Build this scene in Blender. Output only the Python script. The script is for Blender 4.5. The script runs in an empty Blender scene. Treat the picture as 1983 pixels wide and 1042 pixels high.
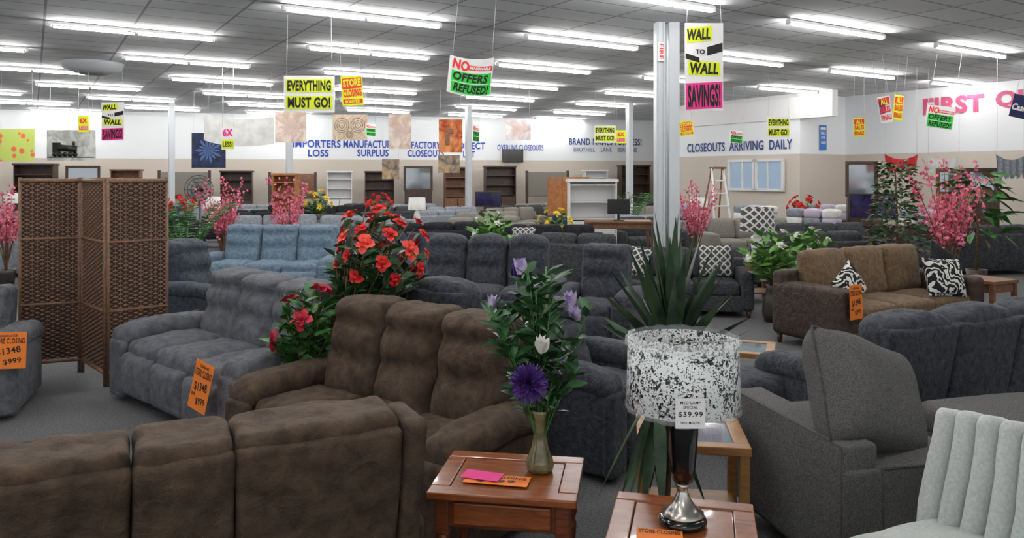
import bpy, math, random
from mathutils import Vector, Matrix, noise
R=random.Random(7)
SC=bpy.context.scene
COL=SC.collection
PI=math.pi
def T(x=0,y=0,z=0): return Matrix.Translation((x,y,z))
def RZ(a): return Matrix.Rotation(math.radians(a),4,'Z')
def RX(a): return Matrix.Rotation(math.radians(a),4,'X')
def RY(a): return Matrix.Rotation(math.radians(a),4,'Y')
def lin(c):
    o=[]
    for v in c[:3]:
        v/=255.0
        o.append(v/12.92 if v<=.04045 else ((v+.055)/1.055)**2.4)
    return (o[0],o[1],o[2],1.0)
# ---------------------------------------------------------------- materials
MC={}
def mat(name,col,col2=None,scale=6,rough=.8,bump=0,bs=150,metal=0,emit=0,alpha=1,sheen=0,kind='noise',lo=.38,hi=.62,trans=0,dist=0,detail=5,coat=0,wr=0,ws=11,spec=None,stretch=None):
    if name in MC: return MC[name]
    m=bpy.data.materials.new(name); m.use_nodes=True
    nt=m.node_tree; N=nt.nodes; L=nt.links
    b=N['Principled BSDF']
    b.inputs['Roughness'].default_value=rough
    b.inputs['Metallic'].default_value=metal
    b.inputs['Base Color'].default_value=lin(col)
    if spec is not None: b.inputs['Specular IOR Level'].default_value=spec
    if sheen: b.inputs['Sheen Weight'].default_value=sheen; b.inputs['Sheen Roughness'].default_value=.5
    if coat: b.inputs['Coat Weight'].default_value=coat
    if trans: b.inputs['Transmission Weight'].default_value=trans
    if alpha<1: b.inputs['Alpha'].default_value=alpha
    tc=N.new('ShaderNodeTexCoord')
    if col2:
        if kind=='wave':
            n=N.new('ShaderNodeTexWave'); n.inputs['Scale'].default_value=scale; n.inputs['Distortion'].default_value=dist; n.inputs['Detail'].default_value=2; n.inputs['Detail Scale'].default_value=1.2
            fo=n.outputs['Fac']
        elif kind=='vor':
            n=N.new('ShaderNodeTexVoronoi'); n.inputs['Scale'].default_value=scale; fo=n.outputs['Distance']
        else:
            n=N.new('ShaderNodeTexNoise'); n.inputs['Scale'].default_value=scale; n.inputs['Detail'].default_value=detail; n.inputs['Roughness'].default_value=.62; n.inputs['Distortion'].default_value=dist
            fo=n.outputs['Fac']
        if stretch:
            mp=N.new('ShaderNodeMapping'); mp.inputs['Scale'].default_value=stretch; L.new(tc.outputs['Object'],mp.inputs['Vector']); L.new(mp.outputs['Vector'],n.inputs['Vector'])
        else: L.new(tc.outputs['Object'],n.inputs['Vector'])
        r=N.new('ShaderNodeValToRGB'); r.color_ramp.elements[0].position=lo; r.color_ramp.elements[1].position=hi
        r.color_ramp.elements[0].color=lin(col); r.color_ramp.elements[1].color=lin(col2)
        L.new(fo,r.inputs['Fac']); L.new(r.outputs['Color'],b.inputs['Base Color'])
        if emit: L.new(r.outputs['Color'],b.inputs['Emission Color'])
    if emit:
        b.inputs['Emission Strength'].default_value=emit
        if not col2: b.inputs['Emission Color'].default_value=lin(col)
    last=None
    if wr:
        n3=N.new('ShaderNodeTexNoise'); n3.inputs['Scale'].default_value=ws; n3.inputs['Detail'].default_value=3; n3.inputs['Distortion'].default_value=1.2
        L.new(tc.outputs['Object'],n3.inputs['Vector'])
        b3=N.new('ShaderNodeBump'); b3.inputs['Strength'].default_value=wr; b3.inputs['Distance'].default_value=.035
        L.new(n3.outputs['Fac'],b3.inputs['Height']); last=b3; L.new(b3.outputs['Normal'],b.inputs['Normal'])
    if bump:
        n2=N.new('ShaderNodeTexNoise'); n2.inputs['Scale'].default_value=bs; n2.inputs['Detail'].default_value=3
        L.new(tc.outputs['Object'],n2.inputs['Vector'])
        bp=N.new('ShaderNodeBump'); bp.inputs['Strength'].default_value=bump; bp.inputs['Distance'].default_value=.01
        if last: L.new(last.outputs['Normal'],bp.inputs['Normal'])
        L.new(n2.outputs['Fac'],bp.inputs['Height']); L.new(bp.outputs['Normal'],b.inputs['Normal'])
    MC[name]=m
    return m
brown=mat('brown_suede',(46,36,28),(90,74,60),13,.85,.4,160,lo=.3,hi=.76,dist=.3,wr=.45,ws=9,detail=12,spec=.25)
thread=mat('tan_thread',(96,76,58))
gthread=mat('gray_thread',(150,150,152))
graysu=mat('gray_suede',(64,66,72),(106,108,114),16,.85,.4,140,sheen=.05,dist=.3,wr=.4,ws=9,lo=.3,hi=.74,detail=12,spec=.25)
slate=mat('slate_plush',(36,38,44),(74,78,86),26,.9,.5,120,sheen=.08,dist=.3,lo=.32,hi=.74,wr=.5,ws=13,detail=9,spec=.2)
slateb=mat('slate_blue_plush',(46,53,62),(80,88,99),26,.9,.5,120,sheen=.08,dist=.3,lo=.34,hi=.74,wr=.4,ws=14,detail=9,spec=.2)
bluegr=mat('bluegray_fabric',(86,108,126),(114,134,151),22,.85,.4,120,sheen=.1,wr=.5,detail=9)
tweed=mat('gray_tweed',(66,66,66),(112,111,109),190,.95,.6,260,lo=.36,hi=.66,wr=.2,ws=5,spec=.2)
tweedd=mat('gray_tweed_added_edge',(48,48,48),(76,76,74),150,.95)  # welts added, colored darker to mark edges where the shading is too even
fleece=mat('pale_fleece',(176,182,179),(196,200,198),90,.95,.35,180,sheen=.35)
fleeceside=mat('gray_shell',(98,104,102),(120,126,124),20,.9,.3)
tan=mat('tan_microfiber',(84,64,41),(112,90,62),20,.85,.4,120,sheen=.1,wr=.4,detail=8)
choc=mat('chocolate_faux',(36,25,18),(68,49,37),18,.7,.4,80,wr=.4,detail=8)
charc=mat('charcoal_fabric',(50,51,54),(76,78,81),30,.9,.4,200,wr=.3,spec=.2)
navy=mat('navy_fabric',(34,42,60),(54,63,84),20,.9,.4,200,wr=.3)
lgray=mat('light_gray_fabric',(122,128,135),(150,156,163),20,.9,.4,200,wr=.3)
greige=mat('greige_fabric',(116,112,104),(142,137,129),60,.9,.4,200)
black=mat('black_plastic',(16,16,18),rough=.35)
blackg=mat('black_gloss',(6,6,8),rough=.14,coat=.3)
bfab=mat('black_fabric',(24,24,28),(42,42,48),15,.85,.3,wr=.3,spec=.2)
chrome=mat('brushed_nickel',(196,192,184),rough=.25,metal=1)
cherry=mat('cherry_wood',(112,56,24),(146,82,39),5,.26,dist=1.2,lo=.32,hi=.68,coat=.2,stretch=(1.2,9,9))
cherryd=mat('cherry_wood_dark',(86,40,18),(116,60,30),5,.35,dist=1.2,stretch=(1.2,9,9))
oak=mat('oak_wood',(124,84,42),(160,114,62),6,.42,dist=1,lo=.3,hi=.7,stretch=(1.2,8,8))
dwood=mat('dark_wood',(46,30,24),(70,48,36),5,.4,dist=2)
mwood=mat('brown_wood',(96,62,40),(128,86,56),5,.45,dist=2)
orwood=mat('orange_wood',(150,92,48),(184,122,70),5,.45,dist=2)
white=mat('white_paint',(228,228,228),rough=.5)
whitef=mat('white_cloth',(215,215,212),(236,236,234),4,.9)
glass=mat('table_glass',(150,170,180),rough=.05,alpha=.55,coat=.5)
wick=mat('wicker_brown',(84,58,43),(138,104,80),60,.55,.3,200,lo=.3,hi=.7)
wickd=mat('wicker_gap_shade',(34,22,17))  # near-black brown, shade between the strands put in as color
steel=mat('post_paint',(200,205,209),rough=.45)
leafg=mat('leaf_green',(32,78,34),(72,130,56),14,.5)
leafd=mat('leaf_dark_green',(22,58,32),(50,98,48),14,.45)
leafm=mat('leaf_mid',(56,112,42),(116,166,78),10,.5)
yuc=mat('yucca_leaf',(20,40,28),(70,98,62),6,.42,lo=.38,hi=.74)
stemm=mat('stem_brown',(82,62,42),(110,86,60),20,.8)
redp=mat('red_petal',(190,18,20),(224,44,36),30,.6)
corp=mat('coral_petal',(222,56,44),(234,88,72),30,.6)
darkredp=mat('crimson_petal',(140,12,36),(196,30,60),30,.6)
pinkp=mat('pink_petal',(224,104,132),(240,152,174),30,.6)
purp=mat('purple_petal',(48,20,82),(88,50,136),40,.6)
lilac=mat('lilac_petal',(140,112,178),(232,224,240),20,.6)
whitep=mat('white_petal',(224,224,214),(240,240,232),20,.6)
yelp=mat('yellow_petal',(230,196,30),(240,214,80),20,.6)
potm=mat('pot_ceramic',(58,52,48),rough=.4)
olive=mat('olive_vase_glass',(84,80,54),(124,118,84),20,.15,coat=.4)
neon=mat('neon_yellow',(218,232,20),rough=.6)
ngreen=mat('neon_green',(30,200,56),rough=.6)
norange=mat('tag_orange',(236,126,36),rough=.6)
nred=mat('sign_red',(222,40,28),rough=.6)
npink=mat('hot_pink',(230,40,136),rough=.6)
ink=mat('black_ink',(12,12,14),rough=.7)
card=mat('white_card',(230,230,230),rough=.6)
navyink=mat('navy_paint',(36,68,168),rough=.6)
dkink=mat('dark_slate_paint',(42,58,122),rough=.6)
pinkpaint=mat('pink_paint',(206,84,124),rough=.6)
bluec=mat('blue_card',(60,120,200),rough=.6)
redcloth=mat('red_cloth',(176,26,36),(206,46,52),5,.8)
tube_m=mat('fluorescent_tube',(255,253,250),emit=118)
ploth=mat('clear_wrap',(235,238,240),rough=.12,alpha=.28)
screenm=mat('tv_screen',(10,12,20),(40,34,80),5,.1,emit=.15)
art={}
art['floral']=mat('art_floral',(206,178,158),(236,224,214),3,.8,lo=.4,hi=.6,dist=1)
art['sunset']=mat('art_sunset',(150,52,26),(226,150,90),2.5,.8,dist=.8)
art['medallion']=mat('art_medallion',(206,176,146),(232,218,200),6,.8,dist=2)
art['dots']=mat('art_dots',(250,130,90),(216,232,120),4,.8,kind='vor',lo=.24,hi=.28)
art['navyflower']=mat('art_navyflower',(20,28,52),(40,56,96),5,.7)
art['pale']=mat('art_pale',(190,170,170),(232,226,224),3,.8,dist=1)
art['land']=mat('art_landscape',(60,70,84),(190,160,120),3,.6,dist=.5)
art['train']=mat('art_smoke',(170,172,170),(226,228,224),3,.8,dist=1)
def special_mats():
    m=bpy.data.materials.new('splatter_shade'); m.use_nodes=True; nt=m.node_tree;N=nt.nodes;L=nt.links;b=N['Principled BSDF']
    tc=N.new('ShaderNodeTexCoord')
    def th(s,lo,hi,d=3,ds=.4):
        n=N.new('ShaderNodeTexNoise'); n.inputs['Scale'].default_value=s; n.inputs['Detail'].default_value=d; n.inputs['Distortion'].default_value=ds; L.new(tc.outputs['Object'],n.inputs['Vector'])
        r=N.new('ShaderNodeMapRange'); r.inputs['From Min'].default_value=lo; r.inputs['From Max'].default_value=hi; L.new(n.outputs['Fac'],r.inputs['Value']); return r.outputs['Result']
    a=th(95,.54,.56,4,.6); c=th(11,.44,.50); e=th(40,.61,.625,4,.3); g=th(140,.59,.61,2,0)
    mm=N.new('ShaderNodeMath'); mm.operation='MULTIPLY'; L.new(a,mm.inputs[0]); L.new(c,mm.inputs[1])
    mx=N.new('ShaderNodeMath'); mx.operation='MAXIMUM'; L.new(mm.outputs[0],mx.inputs[0]); L.new(e,mx.inputs[1])
    mx2=N.new('ShaderNodeMath'); mx2.operation='MAXIMUM'; L.new(mx.outputs[0],mx2.inputs[0]); L.new(g,mx2.inputs[1])
    r=N.new('ShaderNodeMix'); r.data_type='RGBA'; L.new(mx2.outputs[0],r.inputs['Factor']); r.inputs[6].default_value=lin((226,230,230)); r.inputs[7].default_value=lin((26,26,28))
    L.new(r.outputs[2],b.inputs['Base Color']); b.inputs['Roughness'].default_value=.35
    MC['splatter']=m
    m=bpy.data.materials.new('zebra_plush'); m.use_nodes=True; nt=m.node_tree;N=nt.nodes;L=nt.links;b=N['Principled BSDF']
    tc=N.new('ShaderNodeTexCoord'); w=N.new('ShaderNodeTexWave'); w.inputs['Scale'].default_value=5; w.inputs['Distortion'].default_value=17; w.inputs['Detail'].default_value=2; w.inputs['Detail Scale'].default_value=1.4; w.bands_direction='DIAGONAL'; L.new(tc.outputs['Object'],w.inputs['Vector'])
    r=N.new('ShaderNodeValToRGB'); r.color_ramp.elements[0].position=.56; r.color_ramp.elements[1].position=.62; r.color_ramp.elements[0].color=lin((18,18,18)); r.color_ramp.elements[1].color=lin((220,220,214)); L.new(w.outputs['Fac'],r.inputs['Fac']); L.new(r.outputs['Color'],b.inputs['Base Color']); b.inputs['Roughness'].default_value=.9
    MC['zebra']=m
    m=bpy.data.materials.new('lattice_print'); m.use_nodes=True; nt=m.node_tree;N=nt.nodes;L=nt.links;b=N['Principled BSDF']
    tc=N.new('ShaderNodeTexCoord'); outs=[]
    for s in (1,-1):
        mp=N.new('ShaderNodeMapping'); mp.inputs['Rotation'].default_value=(0,math.radians(45*s),0); L.new(tc.outputs['Object'],mp.inputs['Vector'])
        w=N.new('ShaderNodeTexWave'); w.inputs['Scale'].default_value=4.5; L.new(mp.outputs['Vector'],w.inputs['Vector']); outs.append(w.outputs['Fac'])
    mx=N.new('ShaderNodeMath'); mx.operation='MAXIMUM'; L.new(outs[0],mx.inputs[0]); L.new(outs[1],mx.inputs[1])
    r=N.new('ShaderNodeValToRGB'); r.color_ramp.elements[0].position=.80; r.color_ramp.elements[1].position=.86; r.color_ramp.elements[0].color=lin((60,62,66)); r.color_ramp.elements[1].color=lin((200,198,192)); L.new(mx.outputs[0],r.inputs['Fac']); L.new(r.outputs['Color'],b.inputs['Base Color']); b.inputs['Roughness'].default_value=.9
    MC['lattice']=m
    m=bpy.data.materials.new('carpet'); m.use_nodes=True; nt=m.node_tree;N=nt.nodes;L=nt.links;b=N['Principled BSDF']
    tc=N.new('ShaderNodeTexCoord'); n=N.new('ShaderNodeTexNoise'); n.inputs['Scale'].default_value=70; n.inputs['Detail'].default_value=8; n.inputs['Roughness'].default_value=.8; L.new(tc.outputs['Object'],n.inputs['Vector'])
    r=N.new('ShaderNodeValToRGB'); r.color_ramp.elements[0].position=.35; r.color_ramp.elements[1].position=.65; r.color_ramp.elements[0].color=lin((52,53,54)); r.color_ramp.elements[1].color=lin((118,119,120)); L.new(n.outputs['Fac'],r.inputs['Fac']); L.new(r.outputs['Color'],b.inputs['Base Color']); b.inputs['Roughness'].default_value=1
    bp=N.new('ShaderNodeBump'); bp.inputs['Strength'].default_value=.5; bp.inputs['Distance'].default_value=.01; L.new(n.outputs['Fac'],bp.inputs['Height']); L.new(bp.outputs['Normal'],b.inputs['Normal'])
    MC['carpet']=m
    m=bpy.data.materials.new('ceiling_tiles'); m.use_nodes=True; nt=m.node_tree;N=nt.nodes;L=nt.links;b=N['Principled BSDF']
    tc=N.new('ShaderNodeTexCoord'); br=N.new('ShaderNodeTexBrick'); br.offset=0; br.inputs['Scale'].default_value=1; br.inputs['Brick Width'].default_value=1.22; br.inputs['Row Height'].default_value=.61; br.inputs['Mortar Size'].default_value=.018
    br.inputs['Color1'].default_value=lin((212,215,218)); br.inputs['Color2'].default_value=lin((226,229,232)); br.inputs['Mortar'].default_value=lin((148,151,155)); L.new(tc.outputs['Object'],br.inputs['Vector']); L.new(br.outputs['Color'],b.inputs['Base Color']); b.inputs['Roughness'].default_value=.9
    MC['ceiling']=m
    m=bpy.data.materials.new('two_tone_wall'); m.use_nodes=True; nt=m.node_tree;N=nt.nodes;L=nt.links;b=N['Principled BSDF']
    tc=N.new('ShaderNodeTexCoord'); sp=N.new('ShaderNodeSeparateXYZ'); L.new(tc.outputs['Object'],sp.inputs[0])
    mr=N.new('ShaderNodeMapRange'); mr.inputs['From Min'].default_value=0; mr.inputs['From Max'].default_value=4.2; L.new(sp.outputs['Z'],mr.inputs['Value'])
    r=N.new('ShaderNodeValToRGB'); r.color_ramp.interpolation='CONSTANT'; e=r.color_ramp.elements; e[0].position=0; e[0].color=lin((206,196,184)); e[1].position=2.42/4.2; e[1].color=lin((236,239,241)); L.new(mr.outputs['Result'],r.inputs['Fac']); L.new(r.outputs['Color'],b.inputs['Base Color']); b.inputs['Roughness'].default_value=.8
    MC['wall']=m
special_mats()
# ---------------------------------------------------------------- mesh builder
_topo={}
def topo(n):
    if n in _topo: return _topo[n]
    idx={};keys=[]
    def g(i,j,k):
        t=(i,j,k)
        if t not in idx: idx[t]=len(keys); keys.append(t)
        return idx[t]
    F=[];e=n-1
    for a in range(e):
        for b in range(e):
            F.append((g(a,b,0),g(a,b+1,0),g(a+1,b+1,0),g(a+1,b,0)))
            F.append((g(a,b,e),g(a+1,b,e),g(a+1,b+1,e),g(a,b+1,e)))
            F.append((g(a,0,b),g(a+1,0,b),g(a+1,0,b+1),g(a,0,b+1)))
            F.append((g(a,e,b),g(a,e,b+1),g(a+1,e,b+1),g(a+1,e,b)))
            F.append((g(0,a,b),g(0,a,b+1),g(0,a+1,b+1),g(0,a+1,b)))
            F.append((g(e,a,b),g(e,a+1,b),g(e,a+1,b+1),g(e,a,b+1)))
    _topo[n]=(keys,F); return _topo[n]
class MB:
    def __init__(s): s.v=[];s.f=[];s.m=[];s.s=[]
    def add(s,vs,fs,mi=0,M=None,sm=True):
        b=len(s.v)
        if M is not None: vs=[M@Vector(p) for p in vs]
        s.v.extend([tuple(p) for p in vs]); s.f.extend([tuple(i+b for i in f) for f in fs]); s.m.extend([mi]*len(fs)); s.s.extend([sm]*len(fs)); return s
    def rbox(s,w,d,h,c=(0,0,0),r=.05,k=2,m=4,puff=(0,0,0),fn=None,M=None,mi=0,nz=0,ns=6,sm=True):
        r=min(r,w/2.01,d/2.01,h/2.01); n=2*k+m+2
        keys,F=topo(n)
        def ticks(H):
            t=[-H+r*(i/k) for i in range(k+1)]
            a=H-r
            inn=[-a+2*a*(i+1)/(m+1) for i in range(m)]
            return t+inn+[-x for x in t[::-1]]
        X,Y,Z=ticks(w/2),ticks(d/2),ticks(h/2)
        vs=[]
        seed=R.random()*100
        for (i,j,l) in keys:
            p=Vector((X[i],Y[j],Z[l]))
            q=Vector((max(-w/2+r,min(w/2-r,p.x)),max(-d/2+r,min(d/2-r,p.y)),max(-h/2+r,min(h/2-r,p.z))))
            dl=p-q
            if dl.length>1e-9: p=q+dl.normalized()*r
            u,v,t=2*p.x/w,2*p.y/d,2*p.z/h
            if puff[0]: p.x+=puff[0]*u*(1-v*v)*(1-t*t)
            if puff[1]: p.y+=puff[1]*v*(1-u*u)*(1-t*t)
            if puff[2]: p.z+=puff[2]*t*(1-u*u)*(1-v*v)
            if fn: p=fn(p,u,v,t)
            if nz:
                q2=p*ns+Vector((seed,0,0))
                p=p+Vector((noise.noise(q2),noise.noise(q2+Vector((31,0,0))),noise.noise(q2+Vector((0,57,0)))))*nz
            vs.append(p+Vector(c))
        return s.add(vs,F,mi,M,sm)
    def box(s,w,d,h,c=(0,0,0),b=.004,mi=0,M=None):
        return s.rbox(w,d,h,c,b,1,0,M=M,mi=mi,sm=False)
    def lathe(s,prof,c=(0,0,0),seg=20,mi=0,M=None,sq=None,sm=True):
        vs=[];fs=[]
        for (r,z) in prof:
            for i in range(seg):
                a=2*PI*i/seg; rr=r*(sq(a,z) if sq else 1)
                vs.append((c[0]+rr*math.cos(a),c[1]+rr*math.sin(a),c[2]+z))
        for j in range(len(prof)-1):
            for i in range(seg):
                i2=(i+1)%seg
                fs.append((j*seg+i,j*seg+i2,(j+1)*seg+i2,(j+1)*seg+i))
        if prof[0][0]>1e-5: fs.append(tuple(range(seg))[::-1])
        if prof[-1][0]>1e-5: fs.append(tuple((len(prof)-1)*seg+i for i in range(seg)))
        return s.add(vs,fs,mi,M,sm)
    def shell(s,prof,seg=32,c=(0,0,0),mi=0,M=None,wav=0,wn=20):
        vs=[];fs=[]
        for j,(r,z) in enumerate(prof):
            for i in range(seg):
                a=2*PI*i/seg; rr=r+(wav*math.sin(wn*a+j) if wav else 0)
                vs.append((c[0]+rr*math.cos(a),c[1]+rr*math.sin(a),c[2]+z+(wav*.8*math.sin(wn*.7*a+2*j) if wav else 0)))
        for j in range(len(prof)-1):
            for i in range(seg):
                i2=(i+1)%seg; fs.append((j*seg+i,j*seg+i2,(j+1)*seg+i2,(j+1)*seg+i))
        return s.add(vs,fs,mi,M)
    def tube(s,pts,rad,seg=6,mi=0,M=None):
        pts=[Vector(p) for p in pts]; n=len(pts)
        if not hasattr(rad,'__len__'): rad=[rad]*n
        vs=[];fs=[]
        for i,p in enumerate(pts):
            t=(pts[min(i+1,n-1)]-pts[max(i-1,0)]).normalized()
            a=t.cross(Vector((0,0,1)))
            if a.length<.05: a=t.cross(Vector((0,1,0)))
            a.normalize(); b=t.cross(a)
            for k in range(seg):
                an=2*PI*k/seg; vs.append(p+(a*math.cos(an)+b*math.sin(an))*rad[i])
        for j in range(n-1):
            for i in range(seg):
                i2=(i+1)%seg; fs.append((j*seg+i,(j+1)*seg+i,(j+1)*seg+i2,j*seg+i2))
        fs.append(tuple(range(seg))); fs.append(tuple((n-1)*seg+i for i in range(seg))[::-1])
        return s.add(vs,fs,mi,M)
    def leaf(s,b,d,L,W,droop=.3,mi=0,seg=4,fold=.25,peak=.4):
        b=Vector(b); d=Vector(d).normalized()
        side=d.cross(Vector((0,0,1)))
        if side.length<.05: side=Vector((R.uniform(-1,1),R.uniform(-1,1),0))
        side.normalize(); side=(Matrix.Rotation(R.uniform(-.9,.9),4,d)@side)
        up=side.cross(d).normalized()
        vs=[];fs=[]
        p=b.copy(); dd=d.copy()
        for i in range(seg+1):
            t=i/seg
            w=W*.5*(math.sin(PI*min(1,t/peak/2)) if t<peak else math.cos(PI/2*(t-peak)/(1-peak)))
            w=max(w,.0008)
            vs+= [p-side*w+up*w*fold,p,p+side*w+up*w*fold]
            dd=(dd+Vector((0,0,-droop/seg))).normalized()
            p=p+dd*(L/seg)
        for i in range(seg):
            a=i*3; fs+= [(a,a+1,a+4,a+3),(a+1,a+2,a+5,a+4)]
        return s.add(vs,fs,mi)
    def quad(s,pts,mi=0): return s.add(pts,[(0,1,2,3)],mi,sm=False)
    def text(s,body,x,z,w,h,y=0,mi=0,shear=0,bold=.02,rot=0,M=None):
        vs,fs=tgeo(body,shear,bold)
        xs=[v[0] for v in vs]; ys=[v[1] for v in vs]
        x0,x1,y0,y1=min(xs),max(xs),min(ys),max(ys)
        sx=w/(x1-x0); sy=h/(y1-y0); ca,sa=math.cos(math.radians(rot)),math.sin(math.radians(rot))
        o=[]
        for v in vs:
            a=(v[0]-(x0+x1)/2)*sx; b=(v[1]-(y0+y1)/2)*sy
            o.append((x+a*ca-b*sa,y,z+a*sa+b*ca))
        return s.add(o,fs,mi,M,False)
    def mesh(s,name,mats):
        me=bpy.data.meshes.new(name); me.from_pydata(s.v,[],s.f)
        for m in mats: me.materials.append(m)
        me.polygons.foreach_set('material_index',s.m); me.polygons.foreach_set('use_smooth',s.s); me.update(); return me
_tg={}
def tgeo(body,shear,bold):
    k=(body,shear,bold)
    if k in _tg: return _tg[k]
    cu=bpy.data.curves.new('t','FONT'); cu.body=body; cu.size=1; cu.shear=shear; cu.offset=bold; cu.resolution_u=3; cu.space_character=1.06
    o=bpy.data.objects.new('t',cu); COL.objects.link(o)
    dg=bpy.context.evaluated_depsgraph_get(); me=bpy.data.meshes.new_from_object(o.evaluated_get(dg))
    vs=[tuple(v.co) for v in me.vertices]; fs=[tuple(p.vertices) for p in me.polygons]
    bpy.data.objects.remove(o); bpy.data.meshes.remove(me); bpy.data.curves.remove(cu)
    _tg[k]=(vs,fs); return _tg[k]
def root(name,label,cat,loc=(0,0,0),rz=0,group=None,s=1):
    e=bpy.data.objects.new(name,None); e.empty_display_size=.1; e.location=loc; e.rotation_euler=(0,0,math.radians(rz)); e.scale=(s,s,s)
    e['label']=label; e['category']=cat
    if group: e['group']=group
    COL.objects.link(e); return e
def part(name,mb,mats,parent,label=None):
    if not isinstance(mats,(list,tuple)): mats=[mats]
    o=bpy.data.objects.new(name,mb.mesh(name,mats)); COL.objects.link(o); o.parent=parent
    if label: o['label']=label
    return o
def single(name,mb,mats,label,cat,loc=(0,0,0),rz=0,group=None,kind=None,rx=0,ry=0):
    if not isinstance(mats,(list,tuple)): mats=[mats]
    o=bpy.data.objects.new(name,mb.mesh(name,mats)); COL.objects.link(o); o.location=loc; o.rotation_euler=(math.radians(rx),math.radians(ry),math.radians(rz))
    o['label']=label; o['category']=cat
    if group: o['group']=group
    if kind: o['kind']=kind
    return o
def dup(src,loc,rz=0,s=1,label=None):
    n=src.copy(); COL.objects.link(n); n.location=loc; n.rotation_euler=(src.rotation_euler[0],src.rotation_euler[1],math.radians(rz)); n.scale=(s,s,s)
    if label: n['label']=label
    def rec(a,b):
        for c in a.children:
            d=c.copy(); COL.objects.link(d); d.parent=b; d.matrix_parent_inverse=c.matrix_parent_inverse.copy(); rec(c,d)
    rec(src,n); return n
def kill(q):
    for c in list(q.children): kill(c)
    bpy.data.objects.remove(q)
def structure(name,mb,mats,label):
    o=single(name,mb,mats,label,'structure'); o['kind']='structure'; return o
# ---------------------------------------------------------------- room shell
CH=4.2
mb=MB(); mb.add([(-40,-4,0),(32,-4,0),(32,44,0),(-40,44,0)],[(0,1,2,3)],sm=False)
structure('floor',mb,MC['carpet'],'dark gray commercial carpet floor')
mb=MB(); mb.add([(-45,-30,CH),(-45,50,CH),(55,50,CH),(55,-30,CH)],[(0,1,2,3)],sm=False)
o=structure('ceiling',mb,MC['ceiling'],'gray suspended tile ceiling'); o.rotation_euler=(0,0,math.radians(32)); o.location=(5,-10,0)
def wall(name,p0,p1,h=CH,th=.15,label='white and beige two-tone painted store wall'):
    p0=Vector((p0[0],p0[1],0));p1=Vector((p1[0],p1[1],0)); d=(p1-p0).normalized(); n=Vector((-d.y,d.x,0))*th
    mb=MB(); up=Vector((0,0,h))
    vs=[p0,p1,p1+n,p0+n,p0+up,p1+up,p1+n+up,p0+n+up]
    mb.add(vs,[(0,3,2,1),(4,5,6,7),(0,1,5,4),(1,2,6,5),(2,3,7,6),(3,0,4,7)],sm=False)
    return structure(name,mb,MC['wall'],label)
FW=((-26,26.44),(14,35.55))
wall('wall_back',*FW)
CA=Vector((8.4,22.4)); CB=Vector((5.8,26.6)); CC=Vector((10.2,23.5)); CD=Vector((19.2,9.1))
wall('wall_closeout',CB,CA)
wall('wall_return',(8.0,34.1),CB)
wall('wall_corner',CA,CC)
wall('wall_right',CC,CD)
def onwall(k,w,off=.02):
    p0=Vector(w[0]);p1=Vector(w[1]);d=p1-p0
    t=(k*p0.y-p0.x)/(d.x-k*d.y); p=p0+d*t; dn=d.normalized(); n=Vector((dn.y,-dn.x))
    return p+n*off, math.degrees(math.atan2(d.y,d.x))
WLC=(CB,CA); WLR=(CC,CD); WLM=(CA,CC)
def wtext(body,k,z,w,h,wl,m,bold=.025,left=False):
    p,a=onwall(k,wl)
    mb=MB(); mb.text(body,w/2 if left else 0,0,w,h,0,0,bold=bold)
    return single('wall_lettering',mb,m,'painted store slogan lettering on the wall','lettering',(p.x,p.y,z),a,group='painted wall slogans')
wtext('IMPORTERS',-.254,3.05,1.85,.31,FW,navyink)
wtext('LOSS',-.252,2.68,.8,.29,FW,navyink)
wtext('MANUFACTURERS',-.181,3.05,2.35,.31,FW,navyink)
wtext('SURPLUS',-.181,2.70,1.25,.29,FW,navyink)
wtext('FACTORY',-.112,3.03,1.2,.29,FW,navyink)
wtext('CLOSEOUTS',-.112,2.69,1.5,.28,FW,navyink)
wtext('DIRECT',-.052,3.02,1.1,.29,FW,navyink)
wtext('LOT',-.056,2.67,.5,.27,FW,navyink)
wtext('OVERUNS CLOSEOUTS',.011,2.96,2.0,.24,FW,navyink,bold=.015)
wtext('BRAND NAMES FOR LESS!',.122,3.24,3.3,.29,FW,dkink,bold=.02)
wtext('BROYHILL    LANE    BERKLINE',.122,2.90,2.9,.19,FW,dkink,bold=.005)
wtext('CLOSEOUTS  ARRIVING  DAILY',.292,2.72,4.3,.30,WLC,dkink)
wtext('FIRST',.574,3.70,1.62,.48,WLR,pinkpaint,.045)
wtext('QUALITY',.630,3.72,2.7,.48,WLR,pinkpaint,.045,left=True)
mb=MB(); mb.box(6.4,.25,.75,(0,0,0))
o=structure('trim_1',mb,white,'white boxed soffit under the ceiling'); o.location=(7.35,24.2,CH-.38-.001); o.rotation_euler=(0,0,math.atan2(CA.y-CB.y,CA.x-CB.x))
def window(n,k,wl,w,z0,h):
    p,a=onwall(k,wl,.06); mb=MB()
    for sx in (-1,1): mb.box(.08,.08,h,(sx*w/2,0,h/2),mi=0)
    for zz in (0,h): mb.box(w+.08,.08,.08,(0,0,zz),mi=0)
    mb.box(.05,.06,h,(0,0,h/2),mi=0); mb.box(w,.02,h,(0,.02,h/2),mi=1)
    o=structure('window_%d'%n,mb,[white,mat('daylight_pane',(150,170,190),rough=.1,emit=.28)],'white framed window with bluish daylight'); o.location=(p.x,p.y,z0); o.rotation_euler=(0,0,math.radians(a))
window(1,.302,WLC,1.1,1.35,.9); window(2,.335,WLC,1.1,1.35,.9)
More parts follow.
